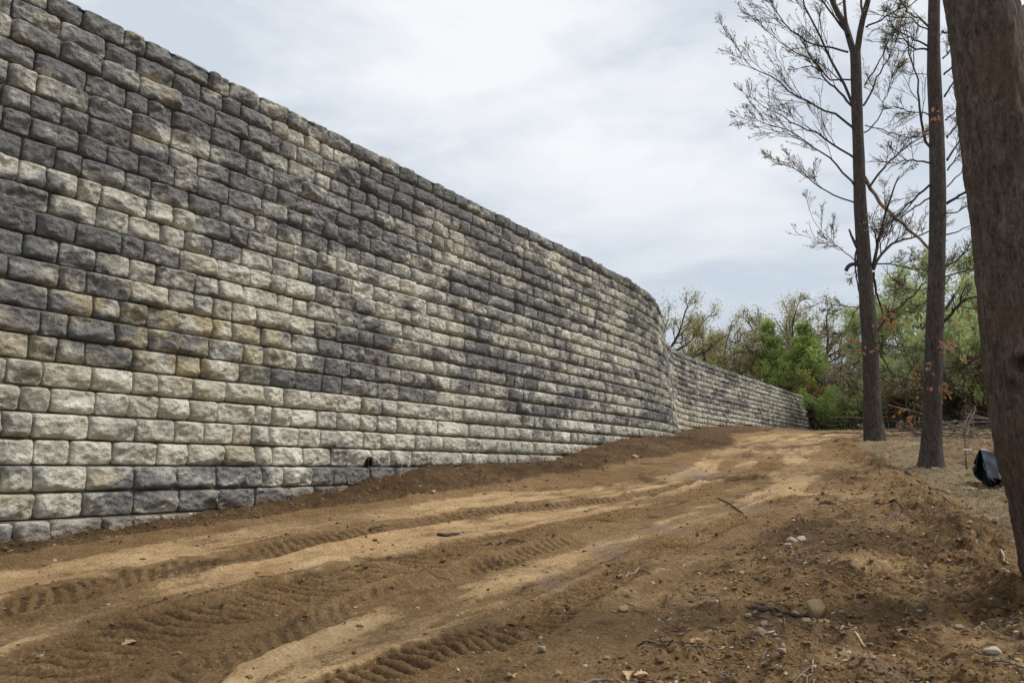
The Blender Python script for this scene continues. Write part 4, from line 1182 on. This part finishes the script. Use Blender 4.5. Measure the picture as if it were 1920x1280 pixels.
# far woodland closing the view
rw = np.random.default_rng(66)
n_ = 150
xs = rw.uniform(-40, 120, n_); ys = rw.uniform(74, 100, n_) ; ok = (xs * CA - ys * SA > -42)
xs, ys = xs[ok], ys[ok]; zs = ground_fields(xs, ys, False)
trk = []; 
hts = rw.uniform(6, 10.5, len(xs))
for x_, y_, z_0, h_ in zip(xs, ys, zs, hts):
    trk.append(resample([(x_, y_, z_0 - .3), (x_ + rw.normal() * .4, y_, z_0 + h_ * .5), (x_ + rw.normal() * .8, y_, z_0 + h_)], 6))
P0 = np.array(trk); R0 = np.linspace(.13, .03, 6)[None].repeat(len(trk), 0)
P1, R1 = children(P0, R0, 10, .3, 1, .35, (.4, 1.0), .2, 5, rw); P2, R2 = children(P1, R1, 4, .2, 1, .5, (.4, .9), .1, 4, rw)
V, Fq = tubes_mesh([(P0, R0), (P1, np.maximum(R1, .014)), (P2, np.maximum(R2, .010))], [5, 3, 3])
o = link("far_wood_stems", np_mesh("far_wood_stems", V, Fq, True), M_FTWIG)
tag(o, "grey stems of the distant wood closing the view behind the nearer trees", "woodland", kind='stuff')
ends = np.concatenate([P2[:, -1], P2[:, 2]])
C = ends[rw.integers(0, len(ends), 36000)] + rw.normal(size=(36000, 3)) * .35
V, Ft = leaf_cards(C, .19, rw, 1.4, .5, True)
o = link("far_wood_foliage", np_mesh("far_wood_foliage", V, Ft, False), M_GREYBR)
tag(o, "haze-toned brown-green leafage of the distant wood", "woodland", kind='stuff')
n_ = 60000
lx = rw.uniform(-10, 75, n_); ly = rw.uniform(60, 74, n_); s_, t_ = xy2st(lx, ly); k_ = (s_ > 57); lx, ly = lx[k_], ly[k_]
lz = ground_fields(lx, ly, False) + rw.uniform(0, 1, len(lx)) ** 1.3 * 4.2 * (1 + .4 * vnoise(lx * .4, ly * .4, seed=5))
V, Ft = leaf_cards(np.stack([lx, ly, lz], 1), .27, rw, 1.4, .5, True)
o = link("thicket", np_mesh("thicket", V, Ft, False), M_GREYBR)
tag(o, "grey-brown thicket low down at the back of the wood", "thicket", kind='stuff')
# low undergrowth along the wood's edge
n_ = 52000
ux = rw.uniform(10, 60, n_); uy = rw.uniform(23, 60, n_); s_, t_ = xy2st(ux, uy)
dens = sstep(1.5, 6, t_ - 2 + 1.5 * fbm(ux, uy, .35, 2, 4)) * sstep(26, 30, uy + 3 * fbm(ux, uy, .2, 2, 6)) 
dens = np.maximum(dens, sstep(54.5, 57, s_))
k_ = rw.random(n_) < dens
ux, uy = ux[k_], uy[k_]; uz = ground_fields(ux, uy, False) + np.abs(rw.normal(size=len(ux))) * .42
V, Ft = leaf_cards(np.stack([ux, uy, uz], 1), .13, rw, 1.7, .5, True)
o = link("undergrowth", np_mesh("undergrowth", V, Ft, False), M_DULL)
tag(o, "low dull green undergrowth along the edge of the wood", "undergrowth", kind='stuff')

# ------------------------------------------------------------------ loose soil, stones and litter
ICO_V = np.array([(0, 0, 1), (.894, 0, .447), (.276, .851, .447), (-.724, .526, .447), (-.724, -.526, .447), (.276, -.851, .447),
                  (.724, .526, -.447), (-.276, .851, -.447), (-.894, 0, -.447), (-.276, -.851, -.447), (.724, -.526, -.447), (0, 0, -1)])
ICO_F = np.array([(0,1,2),(0,2,3),(0,3,4),(0,4,5),(0,5,1),(1,6,2),(2,7,3),(3,8,4),(4,9,5),(5,10,1),(6,7,2),(7,8,3),(8,9,4),(9,10,5),(10,6,1),(11,7,6),(11,8,7),(11,9,8),(11,10,9),(11,6,10)])
def scatter(n, name, mat, label, cat, smin, smax, weight, seed, flat=.75, ymax=26):
    r = np.random.default_rng(seed)
    N = n * 5
    d_ = 3.0 * (ymax / 3.0) ** r.random(N); th_ = np.radians(r.uniform(-37, 40, N))
    x = d_ * np.sin(th_); y = d_ * np.cos(th_)
    f = ground_fields(x, y); s_, t_ = xy2st(x, y)
    wgt = weight(x, y, f) * (t_ > wall_t(s_) + .03)
    k = np.where(r.random(N) < wgt)[0][:n]
    x, y, z = x[k], y[k], f[0][k]
    m = len(k); sz = smin * (smax / smin) ** (r.random(m) ** 3.0) * (1 + d_[k] * .03)
    S = np.stack([sz * r.uniform(.7, 1.4, m), sz * r.uniform(.7, 1.2, m), sz * flat * r.uniform(.6, 1.2, m)], 1)
    VV = ICO_V[None] * (1 + .28 * r.normal(size=(m, 12, 1))) * S[:, None, :]
    an = r.uniform(0, 6.28, m); c_, s2 = np.cos(an)[:, None], np.sin(an)[:, None]
    X = VV[..., 0] * c_ - VV[..., 1] * s2 + x[:, None]; Yv = VV[..., 0] * s2 + VV[..., 1] * c_ + y[:, None]; Z = VV[..., 2] + (z + S[:, 2] * .25)[:, None]
    F_ = (ICO_F[None] + (np.arange(m) * 12)[:, None, None]).reshape(-1, 3)
    o = link(name, np_mesh(name, np.stack([X, Yv, Z], -1).reshape(-1, 3), F_, False), mat)
    tag(o, label, cat, kind='stuff')
scatter(17000, "soil_clods", M_CLOD, "loose dark clods of earth strewn along the wall foot and the track edges", "soil", .0040, .019,
        lambda x, y, f: .05 + .95 * np.maximum(f[6] * .9, np.maximum(f[7] * .7, f[2] * .5)) * (1 - f[1] * .9), 12)
scatter(3600, "gravel", M_PEB, "small pale pebbles scattered over the dirt and the sandy bank", "gravel", .004, .015,
        lambda x, y, f: .06 + .5 * f[3] + .35 * f[7] + .25 * f[6], 13)
# chips and leaf scraps
def scraps(n, name, mat, label, seed, size, weight, ymax=28):
    r = np.random.default_rng(seed); N = n * 5
    d_ = 3.0 * (ymax / 3.0) ** r.random(N); th_ = np.radians(r.uniform(-30, 40, N)); x = d_ * np.sin(th_); y = d_ * np.cos(th_)
    f = ground_fields(x, y); s_, t_ = xy2st(x, y)
    k = np.where((r.random(N) < weight(x, y, f)) & (t_ > wall_t(s_) + .1))[0][:n]
    C = np.stack([x[k], y[k], f[0][k] + .008], 1); m = len(k)
    an = r.uniform(0, 6.28, m); s = size * r.uniform(.4, 1.5, m)
    a_ = np.stack([np.cos(an), np.sin(an), r.normal(size=m) * .25], 1) * s[:, None]; b_ = np.stack([-np.sin(an), np.cos(an), r.normal(size=m) * .4], 1) * s[:, None] * .4
    V = np.stack([C - a_, C - b_, C + a_, C + b_], 1).reshape(-1, 3)
    tag(link(name, np_mesh(name, V, np.arange(m * 4).reshape(m, 4), False), mat), label, "litter", kind='stuff')
scraps(8000, "leaf_scraps", M_TANLEAF, "small dry leaf scraps and wood chips on the dirt", 14, .015, lambda x, y, f: .012 + .6 * f[3] + .05 * f[7] + .9 * f[5])
scraps(6000, "dark_bark_scraps", M_TWIG, "dark bits of bark and root on the dirt", 15, .016, lambda x, y, f: .02 + .35 * f[3] + .10 * f[7] + .7 * f[5] + .2 * f[6])

# twig litter as fine sticks
def twig_litter(n, name, mat, label, seed, lmin, lmax, rad, weight, ymax=26):
    r = np.random.default_rng(seed); N = n * 6
    d_ = 3.2 * (ymax / 3.2) ** r.random(N); th_ = np.radians(r.uniform(-20, 40, N)); x = d_ * np.sin(th_); y = d_ * np.cos(th_)
    f = ground_fields(x, y); s_, t_ = xy2st(x, y)
    k = np.where((r.random(N) < weight(x, y, f)) & (t_ > wall_t(s_) + .3))[0][:n]
    m = len(k); an = r.uniform(0, 6.28, m); ln = r.uniform(lmin, lmax, m) * (1 + .03 * d_[k]); K = 5
    tt = np.linspace(-.5, .5, K)[None]
    X = x[k][:, None] + np.cos(an)[:, None] * ln[:, None] * tt + r.normal(size=(m, K)) * .06 * ln[:, None]
    Yv = y[k][:, None] + np.sin(an)[:, None] * ln[:, None] * tt + r.normal(size=(m, K)) * .06 * ln[:, None]
    Z = ground_fields(X.ravel(), Yv.ravel())[0].reshape(m, K) + .006 + np.abs(r.normal(size=(m, K))) * .012
    V, Fq = tubes_mesh([(np.stack([X, Yv, Z], -1), np.full((m, K), rad) * np.linspace(1, .5, K)[None])], [4])
    tag(link(name, np_mesh(name, V, Fq, True), mat), label, "twigs", kind='stuff')
twig_litter(800, "pale_twig_litter", M_DEADW, "thin pale twigs lying over the rough dirt on the right", 21, .05, .22, .0032, lambda x, y, f: .01 + .35 * f[3] + .12 * f[7] + .9 * f[5])
twig_litter(900, "dark_twig_litter", M_TWIG, "thin dark twigs lying over the rough dirt on the right", 22, .05, .28, .0036, lambda x, y, f: .01 + .35 * f[3] + .12 * f[7] + .9 * f[5])

# individual stones
import bmesh
def rock_mesh(seed, sub=3):
    bm = bmesh.new(); bmesh.ops.create_icosphere(bm, subdivisions=sub, radius=1)
    r = np.random.default_rng(seed); dirs = r.normal(size=(9, 3)); dirs /= np.linalg.norm(dirs, axis=1, keepdims=True); cut = r.uniform(.50, .88, 9)
    for v in bm.verts:
        p = np.array(v.co)
        for d_, c_ in zip(dirs, cut):
            q = p @ d_
            if q > c_: p = p - d_ * (q - c_) * .9
        n = float(vnoise(np.array([p[0] * 2.2 + seed]), np.array([p[1] * 2.2 + p[2] * 1.7]), seed=seed)[0])
        v.co = p * (1 + .07 * n)
    me = bpy.data.meshes.new("rock"); bm.to_mesh(me); bm.free()
    for p_ in me.polygons: p_.use_smooth = True
    return me
RK = [rock_mesh(s_) for s_ in (3, 8, 14)]
def hit(px, py):
    u = P(px, py, 1.0); ys = np.geomspace(2.2, 60, 3000); g = ground_fields(u[0] * ys, ys, False)
    i = int(np.argmax(u[2] * ys < g + .01)); return u[0] * ys[i], ys[i]
def rock(px, py, wpx, label, mat, v, asp=(1, .8, .7), rz=0, sink=.3, group=None, name="stone"):
    x, y = hit(px, py); w = wpx / F_PX * y / 2
    me = RK[v].copy(); me.materials.clear(); me.materials.append(mat)
    o = bpy.data.objects.new(name, me); COL.objects.link(o)
    o.location = (x, y, gz(x, y) + w * asp[2] * (1 - sink)); o.scale = (w * asp[0], w * asp[1], w * asp[2]); o.rotation_euler = (.1, .1, rz)
    tag(o, label, "stone", group)
rock(1530, 1148, 46, "ochre brown boulder at the right end of the stick", M_BOULDER, 1, (1, .85, .92), 1.9, .30, name="boulder")
GK = "loose stones lying on the dirt"
for a_ in [(1425, 1188, 24, "angular grey stone, largest of the group below the fallen stick", M_ROCK, 1, (1, .8, .9), .3),
           (1446, 1186, 22, "flat pale stone against the angular grey one", M_PALE, 2, (1.1, .7, .5), 2.1),
           (1432, 1168, 18, "rounded grey stone just under the middle of the stick", M_ROCK, 2, (1, .8, .7), 1.1),
           (1467, 1234, 19, "rounded pale stone, lowest of the group under the stick", M_ROCK, 0, (1, .8, .7), .2),
           (1469, 1219, 13, "small upright stone touching the lowest rounded one", M_ROCK, 1, (.8, .8, 1), 1.9),
           (1403, 1154, 15, "small pale stone left of the stick's dark end", M_PALE, 0, (1, .8, .7), .5),
           (1462, 1157, 16, "small stone half buried under the stick", M_ROCK, 2, (1, .9, .6), 2.6),
           (1513, 1162, 26, "broken brown lump in front of the boulder, on its left", M_BOULDER, 1, (1.1, .8, .5), 1.4),
           (1545, 1165, 24, "broken brown lump in front of the boulder, on its right", M_BOULDER, 2, (1.1, .8, .5), .4),
           (1016, 1218, 18, "lone pale stone below the heavy tread marks", M_ROCK, 0, (1, .8, .8), .4),
           (1168, 1140, 24, "muddy stone right of the heavy tread marks", M_BOULDER, 2, (1, .9, .6), 1.4),
           (1485, 1020, 20, "pale stone, left in the cluster on the rough dirt", M_PALE, 1, (1, .9, .7), .2),
           (1502, 1015, 20, "pale stone, right in the cluster on the rough dirt", M_PALE, 2, (1, .9, .7), 1.2),
           (1478, 1030, 18, "tan stone, lowest in the cluster on the rough dirt", M_ROCK, 0, (1, .9, .7), 2.2),
           (812, 924, 10, "white stone on the dark soil in front of the wall", M_PALE, 0, (1, .9, .8), .2),
           (1190, 857, 12, "pale stone on top of the dark soil strip near the bend", M_PALE, 1, (1.1, .9, .7), .2),
           (1862, 1212, 28, "long pale stone on the bank below the leaning trunk", M_PALE, 2, (1.2, .8, .6), 2.3),
           (1820, 993, 11, "white stone on the bank, uppermost near the leaning trunk", M_PALE, 0, (1, .9, .7), 1.3),
           (1838, 1025, 9, "small white stone on the bank below the uppermost", M_PALE, 1, (1, .9, .6), .3),
           (1821, 916, 11, "pale round stone below the fallen black fabric", M_PALE, 0, (1.1, .9, .6), .3),
           (1800, 1172, 20, "grey stone at the edge of the dark tread marks on the right", M_ROCK, 1, (1, .9, .6), .9),
           (76, 1227, 15, "grey pebble on the tread marks in the lower left", M_ROCK, 2, (1, .9, .6), .9),
           (1138, 1222, 14, "grey stone above the leaf heap", M_ROCK, 1, (1, .9, .7), .9),
           (1047, 1262, 16, "dark muddy stone at the bottom edge, left of the leaf heap", M_BOULDER, 1, (1, .9, .8), .9)]:
    rock(*a_[:3], a_[3], a_[4], a_[5], a_[6], a_[7], .3, GK)

# sticks
def stick(pts_px, r0, r1_s, label, mat, K=10, lift=.012, name="stick", group="sticks lying on the dirt", fork=None):
    w = []
    for (px, py) in pts_px:
        x, y = hit(px, py); w.append((x, y, 0))
    p = resample(w, K); r = np.random.default_rng(int(pts_px[0][0])); p[:, :2] += r.normal(size=(K, 2)) * r0 * .5
    p[:, 2] = ground_fields(p[:, 0], p[:, 1])[0] + r0 * .8 + lift * np.abs(r.normal(size=K)) * .5
    gl = [(p[None], np.linspace(r0, r1_s, K)[None])]; sd = [7]
    base = p[0].copy()
    V, Fq = tubes_mesh(gl, sd)
    o = link(name, np_mesh(name, V - base, Fq, True), mat, None, tuple(base)); tag(o, label, "stick", group)
    if fork:
        k0 = fork[0]; x, y = hit(*fork[1]); e_ = np.array([x, y, gz(x, y) + .02]); q = resample([p[k0], (p[k0] + e_) / 2 + [0, 0, .01], e_], 6)
        V, Fq = tubes_mesh([(q[None], np.linspace(r0 * .6, r1_s * .5, 6)[None])], [5])
        link("side_twig", np_mesh("side_twig", V - base, Fq, True), mat, o)
stick([(1413, 1141), (1428, 1145), (1460, 1144), (1490, 1147), (1512, 1149)], .013, .008, "thick bark-covered stick lying against the ochre boulder", M_BARK)
stick([(1158, 1082), (1172, 1076), (1190, 1071), (1208, 1066)], .012, .009, "short pale stick beside the heavy tread marks", M_DEADW)
stick([(1698, 884), (1722, 901), (1742, 914), (1752, 925), (1770, 940), (1788, 955)], .016, .007, "long dark branch lying across the sandy bank", M_BARK, fork=(5, (1781, 920)))
stick([(1642, 942), (1665, 948), (1695, 955)], .018, .012, "dark rotten stick half sunk in the track edge", M_BARK)
stick([(1874, 1052), (1884, 1056), (1895, 1063)], .008, .005, "thin white stick low beside the leaning trunk", M_STAKE)
stick([(1574, 1185), (1586, 1179), (1598, 1172)], .005, .004, "thin straight pale twig right of the boulder", M_STAKE)
stick([(1602, 1194), (1612, 1201), (1624, 1210)], .007, .005, "short pale twig on the wet patch", M_STAKE)
stick([(1524, 1230), (1522, 1255), (1508, 1278)], .005, .003, "forked pale twig at the bottom edge", M_DEADW, fork=(3, (1488, 1278)))
stick([(1080, 1284), (1120, 1272), (1150, 1273)], .010, .006, "grey stick under the leaf heap at the bottom edge", M_DEADW)
stick([(1196, 1203), (1225, 1206), (1262, 1213)], .006, .004, "curved brown root on the rough dirt", M_BARK)
stick([(700, 990), (716, 985), (732, 983)], .007, .004, "small twig on the nearer edge of the dark soil strip", M_BARK)
stick([(905, 1020), (930, 1015), (965, 1010), (985, 1011)], .010, .005, "twig with a bent end lying across the middle track", M_BARK, fork=(6, (980, 1020)))
stick([(820, 1000), (838, 1003), (860, 998)], .016, .010, "crumbled piece of dark root between the tracks", M_BARK)
stick([(1095, 957), (1105, 955), (1114, 953)], .010, .008, "short light stick between the upper tracks", M_DEADW)
stick([(1200, 867), (1225, 868), (1250, 866)], .010, .006, "thin light stick on the soil strip by the bend of the wall", M_DEADW)
stick([(1345, 936), (1365, 940), (1400, 962)], .010, .006, "dark twig across the pale track near the wet patch", M_BARK)
# upright dead stalk by the wall
def stalk(px, py, dx, h, label):
    x, y = hit(px, py); z = gz(x, y); p = resample([(x, y, z - .03), (x + dx * .5, y, z + h * .55), (x + dx, y + .03, z + h)], 6)
    V, Fq = tubes_mesh([(p[None], np.linspace(.006, .003, 6)[None])], [5])
    tag(link("dry_stalk", np_mesh("dry_stalk", V - p[0], Fq, True), M_STAKE, None, tuple(p[0])), label, "stalk", "dry stalks in the dark soil")
stalk(970, 922, -.06, .22, "pale upright stalk stuck in the dark soil before the wall")
stalk(750, 896, .02, .16, "thin dry stalk against the lowest course of the wall")

# leaves on the ground
def ground_leaf(px, py, size, rz, label, mat):
    x, y = hit(px, py)
    r = np.random.default_rng(int(px)); V_, F_ = [], []
    prof = [(0, .015), (.12, .10), (.2, .06), (.34, .22), (.42, .12), (.56, .30), (.66, .15), (.8, .2), (.9, .1), (1, .02)]
    for (l, w) in prof:
        cu = .12 * math.sin(l * 3.0) + r.normal() * .01
        V_ += [(l - .5, w, cu + w * .35), (l - .5, 0, cu * .6), (l - .5, -w, cu + w * .25)]
    for k in range(len(prof) - 1):
        q = k * 3; F_ += [(q, q + 1, q + 4, q + 3), (q + 1, q + 2, q + 5, q + 4)]
    V_ = np.array(V_) * size
    o = link("fallen_leaf", np_mesh("fallen_leaf", V_, np.array(F_), True), mat, None, (x, y, gz(x, y) + .012)); o.rotation_euler = (r.normal() * .2, r.normal() * .2, rz)
    tag(o, label, "leaf", "fallen oak leaves on the dirt")
for a_ in [(240, 1200, .11, .9, "long pale dry leaf on the tread marks in the lower left", M_TANLEAF), (497, 1078, .15, .2, "brown leaf on the middle track", M_DEADLEAF),
           (1318, 1207, .08, 0, "orange-brown oak leaf above the leaf heap", M_DEADLEAF), (1300, 1206, .06, 1, "pale leaf touching the orange-brown oak leaf", M_TANLEAF),
           (1204, 1264, .09, .5, "tan lobed leaf in the middle of the heap at the bottom edge", M_TANLEAF), (1262, 1262, .10, 2.7, "pale oak leaf on the right of the heap at the bottom edge", M_TANLEAF),
           (1236, 1274, .08, 2.0, "orange-tan leaf at the bottom of the heap", M_DEADLEAF), (1178, 1262, .10, 1.4, "upturned pale leaf at the left of the heap", M_TANLEAF),
           (1407, 1139, .06, .4, "red-brown leaf at the dark end of the stick", M_DEADLEAF), (1480, 1138, .07, 1.1, "orange leaf just above the stick", M_DEADLEAF), (1490, 1143, .08, 2.1, "tan leaf between the stick and the boulder", M_TANLEAF),
           (1550, 942, .22, 2.9, "white curled bark piece on the rough dirt", M_PALE), (960, 1268, .11, 1.8, "narrow dry leaf at the bottom edge, left of the heap", M_TANLEAF),
           (1552, 1246, .06, 2.4, "small tan leaf on the pale dry patch at the bottom", M_TANLEAF), (1845, 1155, .08, .6, "white scrap on the bank left of the leaning trunk's foot", M_PALE),
           (1752, 963, .08, .6, "white scrap on the dark ridge of the bank", M_PALE), (1310, 1205, .05, .2, "small curled leaf right under the orange-brown oak leaf", M_TANLEAF)]:
    ground_leaf(*a_)

# ------------------------------------------------------------------ fallen silt fence
Yf = 10.9
basef = P(1858, 905, Yf)
root = empty("silt_fence", tuple(basef), "collapsed black silt fence fabric with wooden stakes beside the leaning trunk", "fence")
cols = [ # (x, top y, bottom y) left to right, with fold depth
 (1825, 868, 876, .0), (1829, 852, 890, -.10), (1833, 842, 897, .08), (1839, 843, 903, .20), (1846, 860, 909, .02), (1853, 882, 912, -.18), (1862, 896, 914, -.10), (1871, 895, 917, .10), (1878, 882, 920, .0), (1886, 866, 925, -.12), (1897, 860, 934, .05), (1915, 856, 944, .05), (1935, 860, 955, .12)]
nv_ = 12; V_ = []
rf = np.random.default_rng(3)
cu = np.linspace(0, len(cols) - 1, 46)
for c_ in cu:
    i = min(int(c_), len(cols) - 2); f = c_ - i; q = [cols[i][k] * (1 - f) + cols[i + 1][k] * f for k in range(4)]
    for j in range(nv_):
        g_ = j / (nv_ - 1); yy = q[1] + (q[2] - q[1]) * g_
        dep = q[3] * math.sin(g_ * 3.1) + .07 * math.sin(g_ * 5 + c_ * 1.7) + .05 * math.sin(g_ * 9 - c_ * 4.1) + .035 * rf.normal()
        V_.append(P(q[0] + 3 * math.sin(g_ * 4 + c_), yy, Yf + dep))
V_ = np.array(V_); I = np.arange(len(V_)).reshape(46, nv_)
F_ = np.stack([I[:-1, :-1], I[1:, :-1], I[1:, 1:], I[:-1, 1:]], -1).reshape(-1, 4)
link("fabric", np_mesh("fabric", V_ - basef, F_, True), M_FABRIC, root)
# back sheet sagging behind
V_ = []
for i in range(20):
    for j in range(8):
        u_ = i / 19; v_ = j / 7
        V_.append(P(1838 + 95 * u_, 843 + 6 * math.sin(u_ * 4) + 58 * v_ * (1 - .25 * abs(u_ - .5)), Yf + .55 - .35 * v_ + .05 * math.sin(u_ * 14 + v_ * 3)))
V_ = np.array(V_); I = np.arange(160).reshape(20, 8); F_ = np.stack([I[:-1, :-1], I[1:, :-1], I[1:, 1:], I[:-1, 1:]], -1).reshape(-1, 4)
link("back_fabric", np_mesh("back_fabric", V_ - basef, F_, True), M_FABRIC, root)
def bar(p0, p1, w, name, mat, parent, base):
    p0, p1 = Vector(p0), Vector(p1); me = box_mesh(name, w, w * .8, (p1 - p0).length, w * .12)
    o = link(name, me, mat, parent); o.location = (p0 + p1) / 2 - Vector(base); o.rotation_euler = (p1 - p0).to_track_quat('Z', 'Y').to_euler()
    return o
bar(P(1876, 898, Yf - .12), P(1877, 856, Yf - .12), .034, "stake", M_STAKE, root, basef)
bar(P(1838, 898, Yf + .3), P(1836, 846, Yf + .25), .034, "stake", M_STAKE, root, basef)
o = bar(P(1806, 842, 12.6), P(1822, 842.5, 12.6), .03, "white_rail", M_WHITE, None, (0, 0, 0)); tag(o, "short white plastic strip on the ground left of the black fabric", "strip", "white strips by the fallen fence")
o = bar(P(1839, 842, 12.2), P(1849, 842.5, 12.2), .03, "white_rail", M_WHITE, None, (0, 0, 0)); tag(o, "shorter white plastic strip right on top of the black fabric", "strip", "white strips by the fallen fence")

# ------------------------------------------------------------------ brush pile behind
rb = np.random.default_rng(19)
gl, bases = [], []
root = empty("brush_pile", (at_px(1820, 22), 22, gz(at_px(1820, 22), 22)), "heap of cut branches on the ground behind the black fabric", "brush pile")
bb = np.array(root.location)
for i in range(80):
    x = bb[0] + rb.normal() * 2.2; y = bb[1] + rb.normal() * 1.2; z = gz(x, y) + abs(rb.normal()) * .22 + .03
    an = rb.normal() * .5 + (math.pi if rb.random() < .5 else 0); ln = rb.uniform(.5, 2.2)
    e_ = np.array([x + math.cos(an) * ln, y + math.sin(an) * ln * .6, max(z + rb.normal() * .2, gz(x + math.cos(an) * ln, y + math.sin(an) * ln * .6) + .02)])
    gl.append(resample([(x, y, z), ((x + e_[0]) / 2, (y + e_[1]) / 2, (z + e_[2]) / 2 + rb.normal() * .07), e_], 6))
Pb = np.array(gl); Rb = (rb.uniform(.010, .032, 80)[:, None]) * np.linspace(1, .5, 6)[None]
for i in range(80):
    V, Fq = tubes_mesh([(Pb[i:i+1], Rb[i:i+1])], [6]); 
    link("branch", np_mesh("branch", V - bb, Fq, True), M_DEADW if i % 3 else M_BARK, root)
P1, R1 = children(Pb, Rb, 4, .2, 1, .4, (.3, .9), .1, 5, rb); V, Fq = tubes_mesh([(P1, np.maximum(R1, .005))], [3])
tag(link("small_twigs", np_mesh("small_twigs", V - bb, Fq, True), M_TWIG, root), kind='stuff')
# leaning dead saplings in front of the wood
for (pts, lb) in [([(1795, 824), (1806, 798), (1822, 770)], "pale dead sapling leaning right behind the brush pile"),
                  ([(1812, 822), (1818, 790), (1830, 765)], "second pale dead sapling, crossing right of the first"),
                  ([(1826, 822), (1838, 842), (1832, 812), (1822, 806)], "curved pale branch arching up out of the brush pile"),
                  ([(1880, 850), (1872, 800), (1862, 750), (1850, 728)], "thin dark sapling leaning left in front of the leaning trunk"),
                  ([(1811, 862), (1810, 840), (1808, 812)], "slender upright stem left of the black fabric")]:
    Yq = 20 if pts[0][0] < 1840 else 12
    if pts[0][0] == 1811: Yq = 13
    p = resample([P(x, y, Yq + .2 * i) for i, (x, y) in enumerate(pts)], 10)
    p[0][2] = gz(p[0][0], p[0][1]) - .05
    r_ = .020 if Yq == 20 else .012
    V, Fq = tubes_mesh([(p[None], np.linspace(r_, r_ * .4, 10)[None])], [6])
    root = link("dead_sapling", np_mesh("dead_sapling", V - p[0], Fq, True), M_DEADW if Yq == 20 else M_BARK, None, tuple(p[0]))
    tag(root, lb, "sapling", "dead saplings by the brush pile")
    P1, R1 = children(p[None], np.linspace(r_, r_ * .4, 10)[None], 9, .3, 1, .4, (.3, .9), .1, 5, rb)
    V, Fq = tubes_mesh([(P1, np.maximum(R1, .004))], [4]); tag(link("twigs", np_mesh("twigs", V - p[0], Fq, True), root.data.materials[0], root), kind='stuff')

# oak sprig and dead leaves on the ground between the two trunks
print("stones", len(specs), "tris approx", sum(len(o.data.polygons) for o in bpy.data.objects if o.type == 'MESH') )
